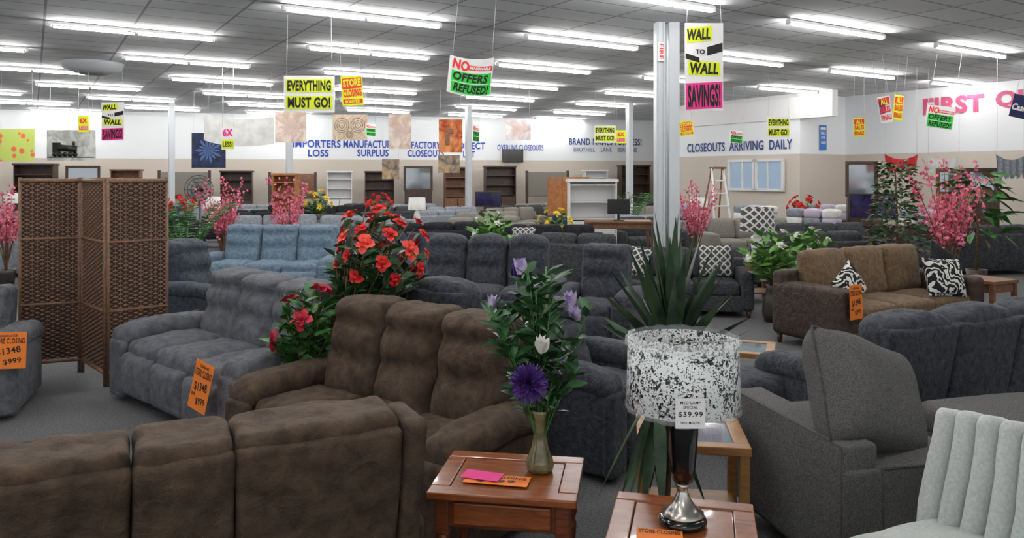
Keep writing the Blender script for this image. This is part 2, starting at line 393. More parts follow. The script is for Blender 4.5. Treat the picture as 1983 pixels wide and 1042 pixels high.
# ---------------------------------------------------------------- light fixtures
ua=Vector((math.cos(math.radians(32)),math.sin(math.radians(32)))); va=Vector((-ua.y,ua.x))
fx=root('ceiling_light_fixture','long white twin fluorescent strip fixture on the ceiling','light fixture',(0,0,-50),32,'fluorescent ceiling fixtures')
mb=MB(); mb.box(2.44,.06,.05,(0,0,.04),.01); mb.box(.04,.07,.08,(-1.22,0,0.01)); mb.box(.04,.07,.08,(1.22,0,0.01)); part('housing',mb,white,fx)
for sx in (-1,1):
    mb=MB(); mb.tube([(sx*.6-.57,0,-.022),(sx*.6+.57,0,-.022)],.015,6); part('tube',mb,tube_m,fx)
def behind(p):
    if p.y>32.0+.2277*p.x: return True
    def side(a,b): return (b.x-a.x)*(p.y-a.y)-(b.y-a.y)*(p.x-a.x)
    if p.y>22 and p.x>5 and side(CB,CA)>-1.4: return True
    if side(CC,CD)>-1.6: return True
    if p.y>22.0 and p.x>8: return True
    return False
cnt=0
for r in range(-4,9):
    for kx in range(-9,9):
        u=2.9+1.3*r+4.05*kx; v=7.7+3.1*r
        p=ua*u+va*v
        if p.y<-3 or behind(p): continue
        if p.y>0 and abs(p.x)>.72*p.y+3: continue
        if p.y<=0 and abs(p.x)>5: continue
        dup(fx,(p.x,p.y,CH-.07),32); cnt+=1
kill(fx)
mb=MB(); mb.lathe([(.0,0),(.25,0),(.55,.1),(.6,.22),(.6,.25)],seg=24); single('ceiling_vent',mb,mat('vent_gray',(150,154,158)),'round gray ceiling air diffuser','ceiling vent',(-8.9,16.3,CH-.26))
# ---------------------------------------------------------------- furniture builders
def lean(z0=.4,a=.18):
    def f(p): return Vector((p.x,p.y+max(0,p.z-z0)*a,p.z))
    return f
def recliner(name,label,cat,loc,rz,F,ns=3,sw=.56,aw=.2,D=.92,bh=1.0,ah=.62,console=False,stitch=False,group=None,Farm=None,hi=True,lever=False,hump=False,br=.06,wing=False):
    rt=root(name,label,cat,loc,rz,group)
    ws=[sw]*ns
    if console: ws=[sw,.28,sw]
    th_=gthread if F is graysu else thread
    S=sum(ws); W=S+2*aw
    lf=lean(.35,.2)
    k,m=(3,14) if hi else (2,2)
    yb=D/2-.24
    mb=MB(); mb.rbox(S+.06,D-.22,.30,(0,.02,.21),.04,2,3)
    for i in (-1,1):
        for j in (-1,1): mb.box(.06,.06,.07,(i*(S/2-.05),j*(D/2-.18),.035),mi=1)
    part('frame',mb,[F,black],rt)
    x=-S/2
    for w in ws:
        cx=x+w/2; x+=w
        H=bh-.40
        mb=MB()
        def fn(p,u,v,t,H=H,w=w):
            tt=(t+1)/2
            if v<0:
                if tt<.5: lob=abs(math.sin(PI*tt/.5))
                elif tt<.80: lob=abs(math.sin(PI*(tt-.5)/.3))*.85+.1
                else: lob=abs(math.sin(PI*(tt-.8)/.28))*.8+.1
                p.y-= .075*(max(0,lob)**.5)*(1-abs(u)**6)*(-v)
            else:
                p.y+= .012*(1-u*u)
            if hump: p.z+=.045*(1-u*u)*max(0,t)
            return p
        mb.rbox(w+(.004 if wing else -.006),.24,H,(cx,yb+.08,.40+H/2),.085 if hump else br,k,m,fn=fn,nz=.014 if hi else 0,ns=9)
        mb.v=[tuple(lf(Vector(p))) for p in mb.v]
        part('back_cushion',mb,F,rt)
        mb=MB(); mb.rbox(w+(-.002 if wing else -.012),.12,bh-.13,(cx,yb+.17,(bh-.13)/2+.09),.026,2,m,puff=(0,.014,0),nz=.008 if hi else 0,mi=0)
        mb.v=[tuple(lf(Vector(p))) for p in mb.v]
        part('back_panel',mb,[F,th_],rt)
        mb=MB(); mb.rbox(w-.006,D-.34,.2,(cx,-.10,.405),.06,k,m,puff=(0,.0,.035),nz=.014 if hi else 0,ns=8)
        part('seat_cushion',mb,F,rt)
        mb=MB(); mb.rbox(w-.010,.13,.33,(cx,-D/2+.085,.245),.05,2,m,puff=(0,.03,0),nz=.008 if hi else 0)
        part('footrest',mb,F,rt)
    for sx in (-1,1):
        if wing:
            mb=MB(); mb.rbox(.08,.26,bh-.12,(sx*(S/2+.042),yb+.10,(bh-.12)/2+.1),.03,2,8,nz=.01)
            mb.v=[tuple(lf(Vector(p))) for p in mb.v]; part('side_wing',mb,[F,th_],rt)
        mb=MB(); cx=sx*(S/2+aw/2)
        mb.rbox(aw-.01,D-.08,ah-.14,(cx,0,(ah-.14)/2+.04),.03,2,4,puff=(.008,0,0),mi=0)
        def fa(p,u,v,t):
            p.z-=.05*max(0,-v)**3; p.z+=.015*(1-u*u)*max(0,t)
            p.z-=.03*max(0,v)**3
            return p
        mb.rbox(aw+.04,D-.10,.14,(cx,-.01,ah-.075),.06,k,m,fn=fa,nz=.012 if hi else 0,mi=0)
        mb.rbox(aw+.02,.08,ah-.16,(cx,-D/2+.06,(ah-.16)/2+.04),.035,2,3,mi=0)
        if stitch or F is graysu:
            for o2 in (-.05,.05):
                mb.tube([(cx+o2,-D/2+.05+(D-.16)*i/8,ah+.008-.05*max(0,1-i/2.5)**2) for i in range(1,8)],.0018,4,mi=1)
        if lever and sx==lever: mb.rbox(.01,.12,.05,(cx+sx*(aw/2+.005),-.1,.36),.005,1,1,mi=2)
        part('armrest',mb,[Farm or F,th_,black],rt)
    return rt
def sofa(name,label,cat,loc,rz,F,ns=3,sw=.62,aw=.2,D=.9,bh=.86,ah=.62,FB=None,FS=None,group=None,hi=False,fh=.70,nobackc=False,boxy=False):
    rt=root(name,label,cat,loc,rz,group); S=ns*sw; W=S+2*aw; k,m=(3,7) if hi else (2,2)
    FB=FB or F; FS=FS or FB; rr=.022 if boxy else .05
    mb=MB(); mb.rbox(S+.04,D-.04,.22,(0,0,.19),.02,2,3)
    for i in (-1,1):
        for j in (-1,1): mb.lathe([(.022,0),(.035,.09)],(i*(W/2-.07),j*(D/2-.07),0),8,mi=1)
    part('frame',mb,[F,dwood],rt)
    mb=MB(); mb.rbox(W-.02-(0.01 if boxy else 0),.17,fh-.1,(0,D/2-.09,(fh-.1)/2+.1),rr,k,m,nz=.003 if hi else 0)
    if boxy:
        for yy in (D/2-.01,): mb.tube([(-W/2+.03,yy,.1),(-W/2+.03,yy,fh-.012),(W/2-.03,yy,fh-.012),(W/2-.03,yy,.1)],.006,6,mi=1)  # added dark edge line, contrast the shading doesn't give
    part('backrest',mb,[F,tweedd],rt)
    for i in range(ns):
        cx=-S/2+sw*(i+.5)
        mb=MB(); mb.rbox(sw-.008,D-.24,.18,(cx,-.10,.385),.05,k,m,puff=(0,0,.03),nz=.006 if hi else 0); part('seat_cushion',mb,FS,rt)
        if nobackc: continue
        mb=MB(); mb.rbox(sw-.01,.2,bh-.44,(0,0,0),.075,k,m,puff=(0,.035,.01),nz=.012 if hi else .004,M=T(cx,D/2-.24,.45+(bh-.44)/2)@RX(-10)); part('back_cushion',mb,FB,rt)
    for sx in (-1,1):
        mb=MB(); mb.rbox(aw,D-.02,ah-.1,(sx*(S/2+aw/2),-.0,(ah-.1)/2+.1),rr,k,m,puff=(0,0,0) if boxy else (.01,0,.012),nz=.003 if hi else 0)
        if boxy:
            for xx in (W/2-.004,W/2-aw+.004): mb.tube([(sx*xx,-D/2+.02,.1),(sx*xx,-D/2+.02,ah-.006),(sx*xx,D/2-.18,ah-.006)],.006,6,mi=1)  # dark tubes added along the arm edges to set evenly lit faces apart
            mb.tube([(sx*(W/2-.002),D/2-.185,.1),(sx*(W/2-.002),D/2-.185,ah)],.006,6,mi=1)
        part('armrest',mb,[F,tweedd],rt)
    return rt
def pillow_mb(w=.45,h=.45,t=.16,n=18,nz=.006,rd=0,ex=.5):
    mb=MB()
    def xz(u,v):
        x=u*w/2*(1-.07*(1-v**2)*abs(u)**3); z=v*h/2*(1-.07*(1-u**2)*abs(v)**3)
        if rd: x*=1-rd*v**6; z*=1-rd*u**6
        return x,z
    for sgn in (-1,1):
        vs=[];fs=[]
        for i in range(n+1):
            for j in range(n+1):
                u=-1+2*i/n; v=-1+2*j/n
                x,z=xz(u,v)
                th=t/2*((1-u**4)*(1-v**4))**ex
                y=sgn*th+noise.noise(Vector((u*2,v*2,sgn*3)))*nz
                vs.append((x,y,z))
        for i in range(n):
            for j in range(n):
                a=i*(n+1)+j
                f=(a,a+n+1,a+n+2,a+1)
                fs.append(f if sgn<0 else f[::-1])
        mb.add(vs,fs)
    B=[]
    for i in range(n): B.append((-1+2*i/n,-1))
    for i in range(n): B.append((1,-1+2*i/n))
    for i in range(n): B.append((1-2*i/n,1))
    for i in range(n+1): B.append((-1,1-2*i/n))
    mb.tube([(xz(u,v)[0],0,xz(u,v)[1]) for u,v in B],.006,6,mi=1)
    return mb
def pillow(m,label,loc,rz,rx=-15,ry=0,w=.45,h=.45,t=.16,group=None,nz=.006,rd=0,welt=None,ex=.5):
    return single('throw_pillow',pillow_mb(w,h,t,nz=nz,rd=rd,ex=ex),[m,welt or m],label,'pillow',loc,rz,group,rx=rx,ry=ry)
# ---------------------------------------------------------------- foreground seating
recliner('reclining_loveseat','brown suede reclining loveseat with console, seen from behind','loveseat',(-1.17,2.68,0),206,brown,ns=2,sw=.52,aw=.12,D=.84,bh=1.02,console=True,stitch=True,br=.04,wing=True)
recliner('reclining_loveseat','brown suede reclining sofa with padded armrests beside an end table','sofa',(-.74,4.26,0),-38,brown,ns=3,sw=.46,aw=.2,D=.84,bh=1.03,ah=.62,stitch=True)
recliner('reclining_sofa','gray suede reclining sofa with contrast stitching and a tag','sofa',(-2.2,5.85,0),-42,graysu,ns=3,sw=.52,aw=.22,D=.95,bh=1.0,ah=.62)
recliner('reclining_loveseat','slate plush reclining loveseat behind the brown sofa','loveseat',(-.46,6.18,0),142,slate,ns=2,sw=.56,aw=.2,bh=1.0,hump=True)
recliner('recliner_chair','slate plush recliner chair with a side lever','recliner',(.52,4.98,0),52,slate,ns=1,sw=.5,aw=.17,D=.85,bh=.95,ah=.66,lever=1)
recliner('recliner_chair','tall slate plush recliner chair on the carpet','recliner',(.88,7.95,0),-22,slate,ns=1,sw=.52,aw=.18,D=.9,bh=1.05,ah=.64)
recliner('reclining_sofa','slate plush reclining sofa facing the aisle','sofa',(-.35,8.95,0),-8,slate,ns=3,sw=.5,aw=.2,bh=1.04,hump=True)
recliner('reclining_sofa','slate plush reclining sofa with three humped seatbacks, seen from behind','sofa',(2.86,5.42,0),204,slate,ns=3,sw=.6,aw=.2,D=.92,bh=.91,ah=.60,hump=True)
recliner('reclining_sofa','light blue-gray reclining sofa with three seats','sofa',(-3.6,11.5,0),-6,bluegr,ns=3,sw=.58,aw=.18,bh=1.03)
recliner('recliner_chair','slate blue recliner chair beside a woven screen','recliner',(-3.40,8.75,0),70,slateb,ns=1,sw=.56,aw=.2,bh=1.02,hump=True)
recliner('recliner_chair','gray recliner chair with an orange tag','recliner',(-4.22,5.85,0),20,graysu,ns=1,sw=.56,aw=.2,bh=.9,ah=.62)
sofa('armchair','oversized charcoal tweed armchair with loose back pillow','armchair',(1.72,3.74,0),103,tweed,ns=1,sw=.56,aw=.19,D=.92,ah=.57,fh=.67,hi=True,nobackc=True,boxy=True)
pillow(tweed,'large charcoal tweed loose back pillow leaning in an armchair',(1.64,3.57,.77),30,-26,20,.68,.55,.30,nz=.012,rd=.05,welt=tweedd,ex=.42)
def ottoman(loc,rz,F,w=.8,d=.55,h=.48,label='charcoal upholstered ottoman on the carpet'):
    rt=root('ottoman',label,'ottoman',loc,rz)
    mb=MB(); mb.rbox(w,d,h-.2,(0,0,(h-.2)/2+.06),.03,2,3)
    for i in (-1,1):
        for j in (-1,1): mb.lathe([(.02,0),(.03,.07)],(i*(w/2-.07),j*(d/2-.07),0),8,mi=1)
    part('base',mb,[F,dwood],rt)
    mb=MB(); mb.rbox(w+.02,d+.02,.17,(0,0,h-.075),.06,3,6,puff=(0,0,.03),nz=.006); part('cushion',mb,F,rt)
ottoman((2.74,4.08,0),12,tweed,.95,.5,.56)
ottoman((1.50,5.20,0),20,slate,.6,.42,.44,'slate plush ottoman beside a lamp table')
def fleece_chair(loc,rz):
    rt=root('accent_chair','pale gray fleece channel-tufted accent chair','chair',loc,rz)
    mb=MB(); mb.rbox(.66,.66,.2,(0,0,.25),.04,2,3)
    for i in (-1,1):
        for j in (-1,1): mb.lathe([(.015,0),(.028,.16)],(i*.27,j*.27,0),8,mi=1)
    part('frame',mb,[fleeceside,dwood],rt)
    mb=MB(); mb.rbox(.68,.84,.2,(0,-.16,.41),.09,4,14,puff=(0,0,.04),nz=.006,ns=10); part('seat_cushion',mb,fleece,rt)
    mb=MB(); nch=8; cw=.68/nch
    Mb=T(0,.27,.66)@RX(-14)
    for i in range(nch):
        x=-.34+cw*(i+.5)
        def fb(p,u,v,t,i=i,x=x):
            p.x+=.007*math.sin(t*3+i*.5); p.y-=.015*math.sin((t+1)*1.3)
            if v<0: p.y-=.03*(1-u*u)
            p.z-=.03*((x/.34)**2)*max(0,t)
            return p
        mb.rbox(cw*1.06,.13,.53,(x,0,0),cw*.5,5,16,fn=fb,nz=.003,ns=14,M=Mb)
    part('backrest',mb,fleece,rt)
    mb=MB(); mb.rbox(.71,.05,.50,(0,0,0),.02,2,4,M=T(0,.355,.61)@RX(-14)); part('back_shell',mb,fleeceside,rt)
fleece_chair((1.54,2.56,0),-66)
sofa('sofa','brown sofa with tan cushions and dark chocolate arms','sofa',(4.05,8.45,0),28,choc,ns=3,sw=.62,aw=.24,D=.95,bh=.98,ah=.66,FB=tan,FS=tan,hi=True,fh=.78)
pillow(MC['zebra'],'black and white zebra print throw pillow on the tan sofa',(4.74,8.42,.68),18,-18,4,.52,.42,.15,'zebra pillows')
pillow(MC['zebra'],'black and white zebra print throw pillow on the tan sofa',(3.46,7.88,.66),40,-18,-30,.42,.36,.14,'zebra pillows')
pillow(bfab,'black throw pillow behind a zebra pillow',(4.84,8.66,.80),24,-12,25,.4,.4,.1)
# ---------------------------------------------------------------- tables
def wood_table(loc,rz,w,d,h,W1,W2,label,drawer=True):
    rt=root('end_table',label,'table',loc,rz)
    mb=MB()
    fr=.075; t=.03
    mb.box(w,fr,t,(0,-d/2+fr/2,h-t/2),.006); mb.box(w,fr,t,(0,d/2-fr/2,h-t/2),.006)
    mb.box(fr,d-2*fr-.002,t,(-w/2+fr/2,0,h-t/2),.004); mb.box(fr,d-2*fr-.002,t,(w/2-fr/2,0,h-t/2),.004)
    mb.box(w-2*fr-.004,d-2*fr-.004,t-.004,(0,0,h-t/2-.003),.003)
    part('tabletop',mb,W1,rt)
    mb=MB(); mb.box(w-.1,.02,.12,(0,-d/2+.055,h-.09)); mb.box(w-.1,.02,.12,(0,d/2-.055,h-.09)); mb.box(.02,d-.12,.12,(-w/2+.055,0,h-.09)); mb.box(.02,d-.12,.12,(w/2-.055,0,h-.09)); part('apron',mb,W2,rt)
    mb=MB(); mb.box(w-.08,d-.08,.02,(0,0,.14)); part('shelf',mb,W2,rt)
    if drawer:
        mb=MB(); mb.box(w-.2,.018,.085,(0,-d/2+.038,h-.09),.006); part('drawer',mb,W1,rt)
    for i in (-1,1):
        for j in (-1,1):
            mb=MB(); c=(i*(w/2-.055),j*(d/2-.055),0)
            mb.box(.055,.055,.15,(c[0],c[1],h-.1),.004)
            mb.lathe([(.018,0),(.024,.05),(.02,.1),(.027,.13),(.027,.17),(.016,.19),(.022,.26),(.026,.32),(.018,h-.24),(.028,h-.21),(.028,h-.18),(.02,h-.172)],c,14); part('leg',mb,W2,rt)
    return rt
wood_table((-.01,3.14,0),-9,.58,.46,.58,cherry,cherryd,'cherry wood end table with drawer holding a vase and papers')
wood_table((.585,2.64,0),-14,.50,.56,.58,cherry,cherryd,'cherry wood end table holding a table lamp',False)
def glass_table(loc,rz,w,d,h,label):
    rt=root('glass_top_table',label,'table',loc,rz); fr=.07
    mb=MB(); mb.box(w,fr,.04,(0,-d/2+fr/2,h-.02)); mb.box(w,fr,.04,(0,d/2-fr/2,h-.02)); mb.box(fr,d-2*fr-.002,.04,(-w/2+fr/2,0,h-.02)); mb.box(fr,d-2*fr-.002,.04,(w/2-fr/2,0,h-.02)); part('tabletop',mb,oak,rt)
    mb=MB(); mb.box(w-2*fr,d-2*fr,.008,(0,0,h-.01),.002); part('glass_panel',mb,glass,rt)
    mb=MB(); mb.box(w-.06,d-.06,.02,(0,0,.16)); part('shelf',mb,oak,rt)
    for i in (-1,1):
        for j in (-1,1):
            mb=MB(); mb.box(.045,.045,h-.04,(i*(w/2-.03),j*(d/2-.03),(h-.04)/2)); part('leg',mb,oak,rt)
glass_table((.88,3.80,0),-8,.52,.46,.54,'oak end table with an inset glass top')
glass_table((.84,6.05,0),-30,.8,.45,.45,'oak coffee table with an inset glass top')
glass_table((1.72,6.25,0),-20,.8,.5,.42,'oak coffee table with an inset glass top near the aisle')
# ---------------------------------------------------------------- lamp
lx,ly,lz=.60,2.70,.58
lp=root('table_lamp','table lamp with black urn body and black-splattered white drum shade','lamp',(lx,ly,lz))
mb=MB(); mb.lathe([(0,0),(.082,0),(.085,.012),(.078,.024),(.06,.03),(.0,.03)],seg=32); part('foot',mb,blackg,lp)
mb=MB(); mb.lathe([(.072,.028),(.074,.036),(.05,.05),(.03,.08),(.02,.105),(.016,.125),(.022,.135),(.0,.136)],seg=28); part('stem',mb,chrome,lp)
mb=MB(); mb.lathe([(.018,.134),(.036,.148),(.044,.19),(.050,.26),(.055,.34),(.053,.365),(.0,.366)],seg=28); part('body',mb,blackg,lp)
mb=MB(); mb.lathe([(.05,.364),(.055,.372),(.03,.39),(.014,.395),(.014,.42),(.02,.425),(.008,.44),(.006,.62),(.0,.63)],seg=20); part('neck',mb,chrome,lp)
mb=MB(); mb.shell([(.194,.41),(.196,.412),(.192,.640),(.190,.641),(.189,.639),(.192,.412)],seg=48); part('lamp_shade',mb,MC['splatter'],lp)
mb=MB(); mb.shell([(.200,.625),(.197,.652),(.175,.66)],seg=64,wav=.004,wn=17); part('plastic_wrap',mb,ploth,lp,'clear crinkled plastic wrap around the top rim')
mb=MB(); mb.shell([(.200,.422),(.199,.40),(.188,.394)],seg=64,wav=.003,wn=15); part('plastic_wrap',mb,ploth,lp,'clear crinkled plastic wrap around the bottom rim')
mb=MB()
for a in range(3): mb.tube([(0,0,.632),(.186*math.cos(a*2.094),.186*math.sin(a*2.094),.636)],.002,5)
mb.lathe([(.004,.62),(.008,.65),(.0,.675)],seg=8); part('harp',mb,chrome,lp)
to=part('price_tag',MB().box(.098,.002,.098,(-.02,-.204,.445),.0005),card,lp,'white paper price tag')
mb=MB()
for s,z,w,h in (('MED LAMP',.480,.066,.0095),('SPECIAL',.465,.048,.0095),('$39.99',.442,.08,.019),('SKU: MISCPK',.415,.064,.0075)): mb.text(s,-.02,z,w,h,-.2056,0,bold=.01)
part('lettering',mb,ink,to)
def tagcard(name,label,loc,rz,w,h,items,bgm,rx=0,ry=0,group=None):
    rt=root(name,label,'price tag',loc,rz,group); rt.rotation_euler=(math.radians(rx),math.radians(ry),math.radians(rz))
    mb=MB(); mb.box(w,.002,h,(0,0,0),.0005); part('card',mb,bgm,rt)
    mb=MB(); mm=[]
    for it in items:
        s,x,z,tw,th,m=it[:6]
        if m not in mm: mm.append(m)
        mb.text(s,x*w,z*h,tw*w,th*h,-.0022,mm.index(m),bold=.02,rot=it[6] if len(it)>6 else 0)
    if items: part('lettering',mb,mm,rt)
    return rt
SCT=[('STORE CLOSING',0,.26,.9,.15,ink),('CLEARANCE',0,.40,.5,.06,ink),('$1348',0,-.02,.7,.2,ink,8),('NOW',-.32,-.2,.2,.07,ink),('$999',.12,-.3,.5,.16,ink,8)]
SCL=[('STORE CLOSING',0,.2,.88,.2,ink),('CLEARANCE',0,.40,.5,.09,ink),('$499',0,-.2,.6,.28,ink,6)]
SCB=[('STORE CLOSING',0,.32,.9,.2,ink),('$999',0,-.2,.5,.2,ink,4)]
tagcard('store_closing_tag','orange store closing price tag lying on the table',(-.06,3.07,.583),-12,.26,.1,SCL,norange,rx=-90)
tagcard('pink_note','hot pink paper note lying over an orange tag',(-.12,3.1,.588),-18,.16,.085,[],npink,rx=-90)
tagcard('store_closing_tag','orange store closing tag on the lamp table',(.495,2.575,.583),-10,.155,.13,SCB,norange,rx=-90)
tagcard('store_closing_tag','orange store closing price tag hanging on a gray recliner',(-3.62,5.52,.54),8,.24,.26,SCT,norange,rx=-4,group='orange price tags')
tagcard('store_closing_tag','orange store closing price tag draped on a gray armrest',(-1.985,4.90,.45),-30,.17,.32,SCT,norange,rx=-3,ry=14,group='orange price tags')
tagcard('store_closing_tag','orange store closing price tag pinned to the brown sofa arm',(3.36,7.50,.56),27,.18,.34,SCT,norange,ry=-3,group='orange price tags')
# ---------------------------------------------------------------- vase and bouquet
vx,vy,vz=.115,3.18,.58
mb=MB(); mb.lathe([(0,0),(.052,0),(.056,.02),(.05,.05),(.032,.10),(.024,.15),(.028,.2),(.036,.235),(.04,.25),(.036,.25),(.024,.235),(.018,.2)],seg=24,sq=lambda a,z:1+.06*math.cos(6*a)); single('glass_vase',mb,olive,'olive tinted fluted glass vase on the end table','vase',(vx,vy,vz))
def rose_mb(r,m0=0,petals=16):
    mb=MB()
    for i in range(petals):
        f=i/petals; el=1.35-1.25*f; a=i*2.4; rr=r*(.25+.75*f)
        d=Vector((math.cos(a)*math.cos(el),math.sin(a)*math.cos(el),math.sin(el)))
        c=d*rr*.35
        mb.leaf(c,d,rr*.85,rr*1.0,.2*f+.25,m0,3,.35,.55)
    mb.lathe([(0,-.2*r),(.3*r,0),(.22*r,.45*r),(0,.6*r)],seg=8,mi=m0)
    return mb
def mum_mb(r):
    mb=MB()
    for i in range(90):
        f=(i/90)**.8; el=1.5-1.6*f; a=i*2.4
        d=Vector((math.cos(a)*math.cos(el),math.sin(a)*math.cos(el),math.sin(el))); mb.leaf(d*r*.15,d,r*.9,r*.2,.1,0,3,.4,.6)
    return mb
def tulip_mb(r):
    mb=MB()
    for i in range(7):
        a=i*PI*2/7; d=Vector((math.cos(a)*.28,math.sin(a)*.28,1)); mb.leaf((math.cos(a)*r*.25,math.sin(a)*r*.25,0),d,r*2,r*1.1,-.1,0,4,.5,.5)
    return mb
def greens(mb,base,tips,leafL,leafW,per,mi=0,ms=1,sr=.003):
    base=Vector(base)
    for tip in tips:
        tip=Vector(tip); mid=(base+tip)/2+Vector((0,0,.06*(tip-base).length)) 
        mid.x=base.x+(tip.x-base.x)*.32; mid.y=base.y+(tip.y-base.y)*.32
        P=[base*(1-t)**2+mid*2*t*(1-t)+tip*t*t for t in [i/6 for i in range(7)]]
        mb.tube(P,sr,4,mi=ms)
        for i in range(per):
            t=.35+.65*i/per; p=base*(1-t)**2+mid*2*t*(1-t)+tip*t*t; dr=(tip-base).normalized()
            a=R.uniform(0,6.28); d=(dr*.6+Vector((math.cos(a),math.sin(a),R.uniform(-.2,.6)))).normalized()
            mb.leaf(p,d,leafL*R.uniform(.7,1.2),leafW*R.uniform(.8,1.2),.35,mi,4)
bq=root('flower_bouquet','artificial bouquet of purple and lilac flowers with long green leaves','flowers',(vx,vy,vz+.06))
tips=[]
for i in range(30):
    a=i*2.4; rr=.05+.17*((i%7)/6.0); tips.append((rr*math.cos(a)*1.15-.03,rr*math.sin(a)*.8,.78-.42*(rr-.05)/.17*R.uniform(.3,1.2)))
mb=MB(); greens(mb,(0,0,.0),tips,.105,.036,13); part('foliage',mb,[leafd,leafg],bq)
def fl(name,mbf,m,loc,rt,rx=0,rz=0,label=None,s=1):
    o=part(name,mbf,m,rt,label); o.location=loc; o.rotation_euler=(math.radians(rx),0,math.radians(rz)); o.scale=(s,s,s); return o
fl('flower',mum_mb(.078),purp,(-.05,-.19,.35),bq,75,0,'deep purple chrysanthemum bloom')
for (x,y,z,rx,rz,m) in [(-.085,-.02,.75,-5,10,lilac),(.13,-.06,.62,15,-30,lilac),(.155,-.05,.57,40,-40,lilac),(.00,-.16,.46,20,10,whitep),(-.2,-.04,.60,10,60,lilac),(-.10,.03,.72,10,60,purp)]:
    fl('flower',tulip_mb(.036),m,(x,y,z),bq,rx,rz,'lilac tulip bud')
# ---------------------------------------------------------------- yucca
yr=root('yucca_plant','tall artificial yucca plant with dark spiky leaves','plant',(.64,3.24,0))
mb=MB(); mb.lathe([(0,0),(.10,0),(.12,.18),(.125,.2),(.11,.2),(.105,.17),(0,.17)],seg=20); part('pot',mb,potm,yr)
mb=MB(); mb.tube([(0,0,.15),(.01,0,.5),(.02,0,.8),(.03,.0,1.06)],[.022,.02,.018,.016],8); part('trunk',mb,stemm,yr)
mb=MB()
for (c,n,l0,l1,emin,emax,sx_) in [((.03,0,1.02),40,.38,.58,.5,1.48,1),((-.03,-.02,.86),18,.36,.54,-1.45,-1.0,.9)]:
    for i in range(n):
        f=(i+.5)/n
        a=i*2.4+R.uniform(-.2,.2); el=emin+(emax-emin)*f**.8; L=l0+(l1-l0)*f
        d=Vector((math.cos(a)*math.cos(el)*sx_,math.sin(a)*math.cos(el)*.8,math.sin(el)))
        mb.leaf(Vector(c)+Vector((0,0,.12*f-.06)),d,L,.058,R.uniform(.0,.35) if f<.35 else R.uniform(0,.08),0,6,.3,.35)
part('foliage',mb,yuc,yr)
# ---------------------------------------------------------------- rose plants
def flowerplant(name,label,loc,fm,cr,cz,n,fr,rz=0,pot_h=.45,lm=None,lL=.11,s=1,group=None,hi=True,off=(0,0),mats2=None,extra=0,jit=0):
    rt=root(name,label,'plant',loc,rz,group,s)
    mb=MB(); mb.lathe([(0,0),(.09,0),(.12,.12),(.10,.3),(.06,pot_h-.05),(.08,pot_h),(.06,pot_h),(.05,pot_h-.06)],seg=18); part('vase',mb,potm,rt)
    pts=[]
    def pp(i,n,sc):
        zz=1-1.55*(i+.5)/n; a=i*2.4; q=math.sqrt(max(0,1-zz*zz)); return Vector((off[0]+sc*cr[0]*q*math.cos(a),off[1]+sc*cr[1]*q*math.sin(a),cz+sc*cr[2]*zz))
    for i in range(n): pts.append(pp(i,n,1-jit*R.random()))
    ext=[pp(i,extra,.95) for i in range(extra)]
    mb=MB(); greens(mb,(0,0,pot_h-.05),[p*.97 for p in pts]+ext,lL,lL*.38,9 if hi else 5,sr=.004)
    part('foliage',mb,[lm or leafg,stemm],rt)
    base=rose_mb(fr)
    me=base.mesh('flower',[fm]); me2=base.mesh('flower',[mats2]) if mats2 else me
    for i,p in enumerate(pts):
        o=bpy.data.objects.new('flower',me2 if i%3==0 else me); COL.objects.link(o); o.parent=rt; o.location=p
        d=(p-Vector((off[0],off[1],cz-.1))); o.rotation_euler=d.to_track_quat('Z','Y').to_euler(); ss=R.uniform(.75,1.2); o.scale=(ss,)*3
    return rt
flowerplant('rose_plant','tall artificial arrangement of red and coral roses',(-1.20,5.50,0),redp,(.36,.3,.38),1.24,32,.068,off=(.24,0.05),lm=leafd,mats2=corp,extra=22,lL=.14,jit=.3)
flowerplant('rose_plant','small artificial arrangement of crimson roses and leaves',(-1.36,5.05,0),darkredp,(.2,.16,.26),.82,5,.07,lm=leafg,lL=.16,pot_h=.4,extra=18)
wr=flowerplant('rose_plant','artificial arrangement of white roses with green leaves',(3.2,9.45,0),whitep,(.30,.28,.34),.80,7,.07,lm=leafm,lL=.2,group='white rose arrangements',extra=16)
dup(wr,(4.15,10.7,0),60,.95); dup(wr,(-.35,12.9,0),20,1.05,'white rose arrangement among dark sofas')
yr2=flowerplant('rose_plant','artificial arrangement of yellow roses with green leaves',(.85,15.2,0),yelp,(.34,.3,.28),.85,12,.08,lm=leafg,lL=.17,hi=False,group='yellow rose arrangements',extra=8)
dup(yr2,(-5.6,22,0),0,1.2)
rr2=flowerplant('rose_plant','artificial arrangement of red roses with green leaves',(7.6,20,0),redp,(.4,.3,.25),1.0,12,.1,lm=leafg,lL=.15,hi=False,group='distant red rose arrangements')
dup(rr2,(-3.9,22.5,0),0,1.0); dup(rr2,(-9,21,0),0,1.0)
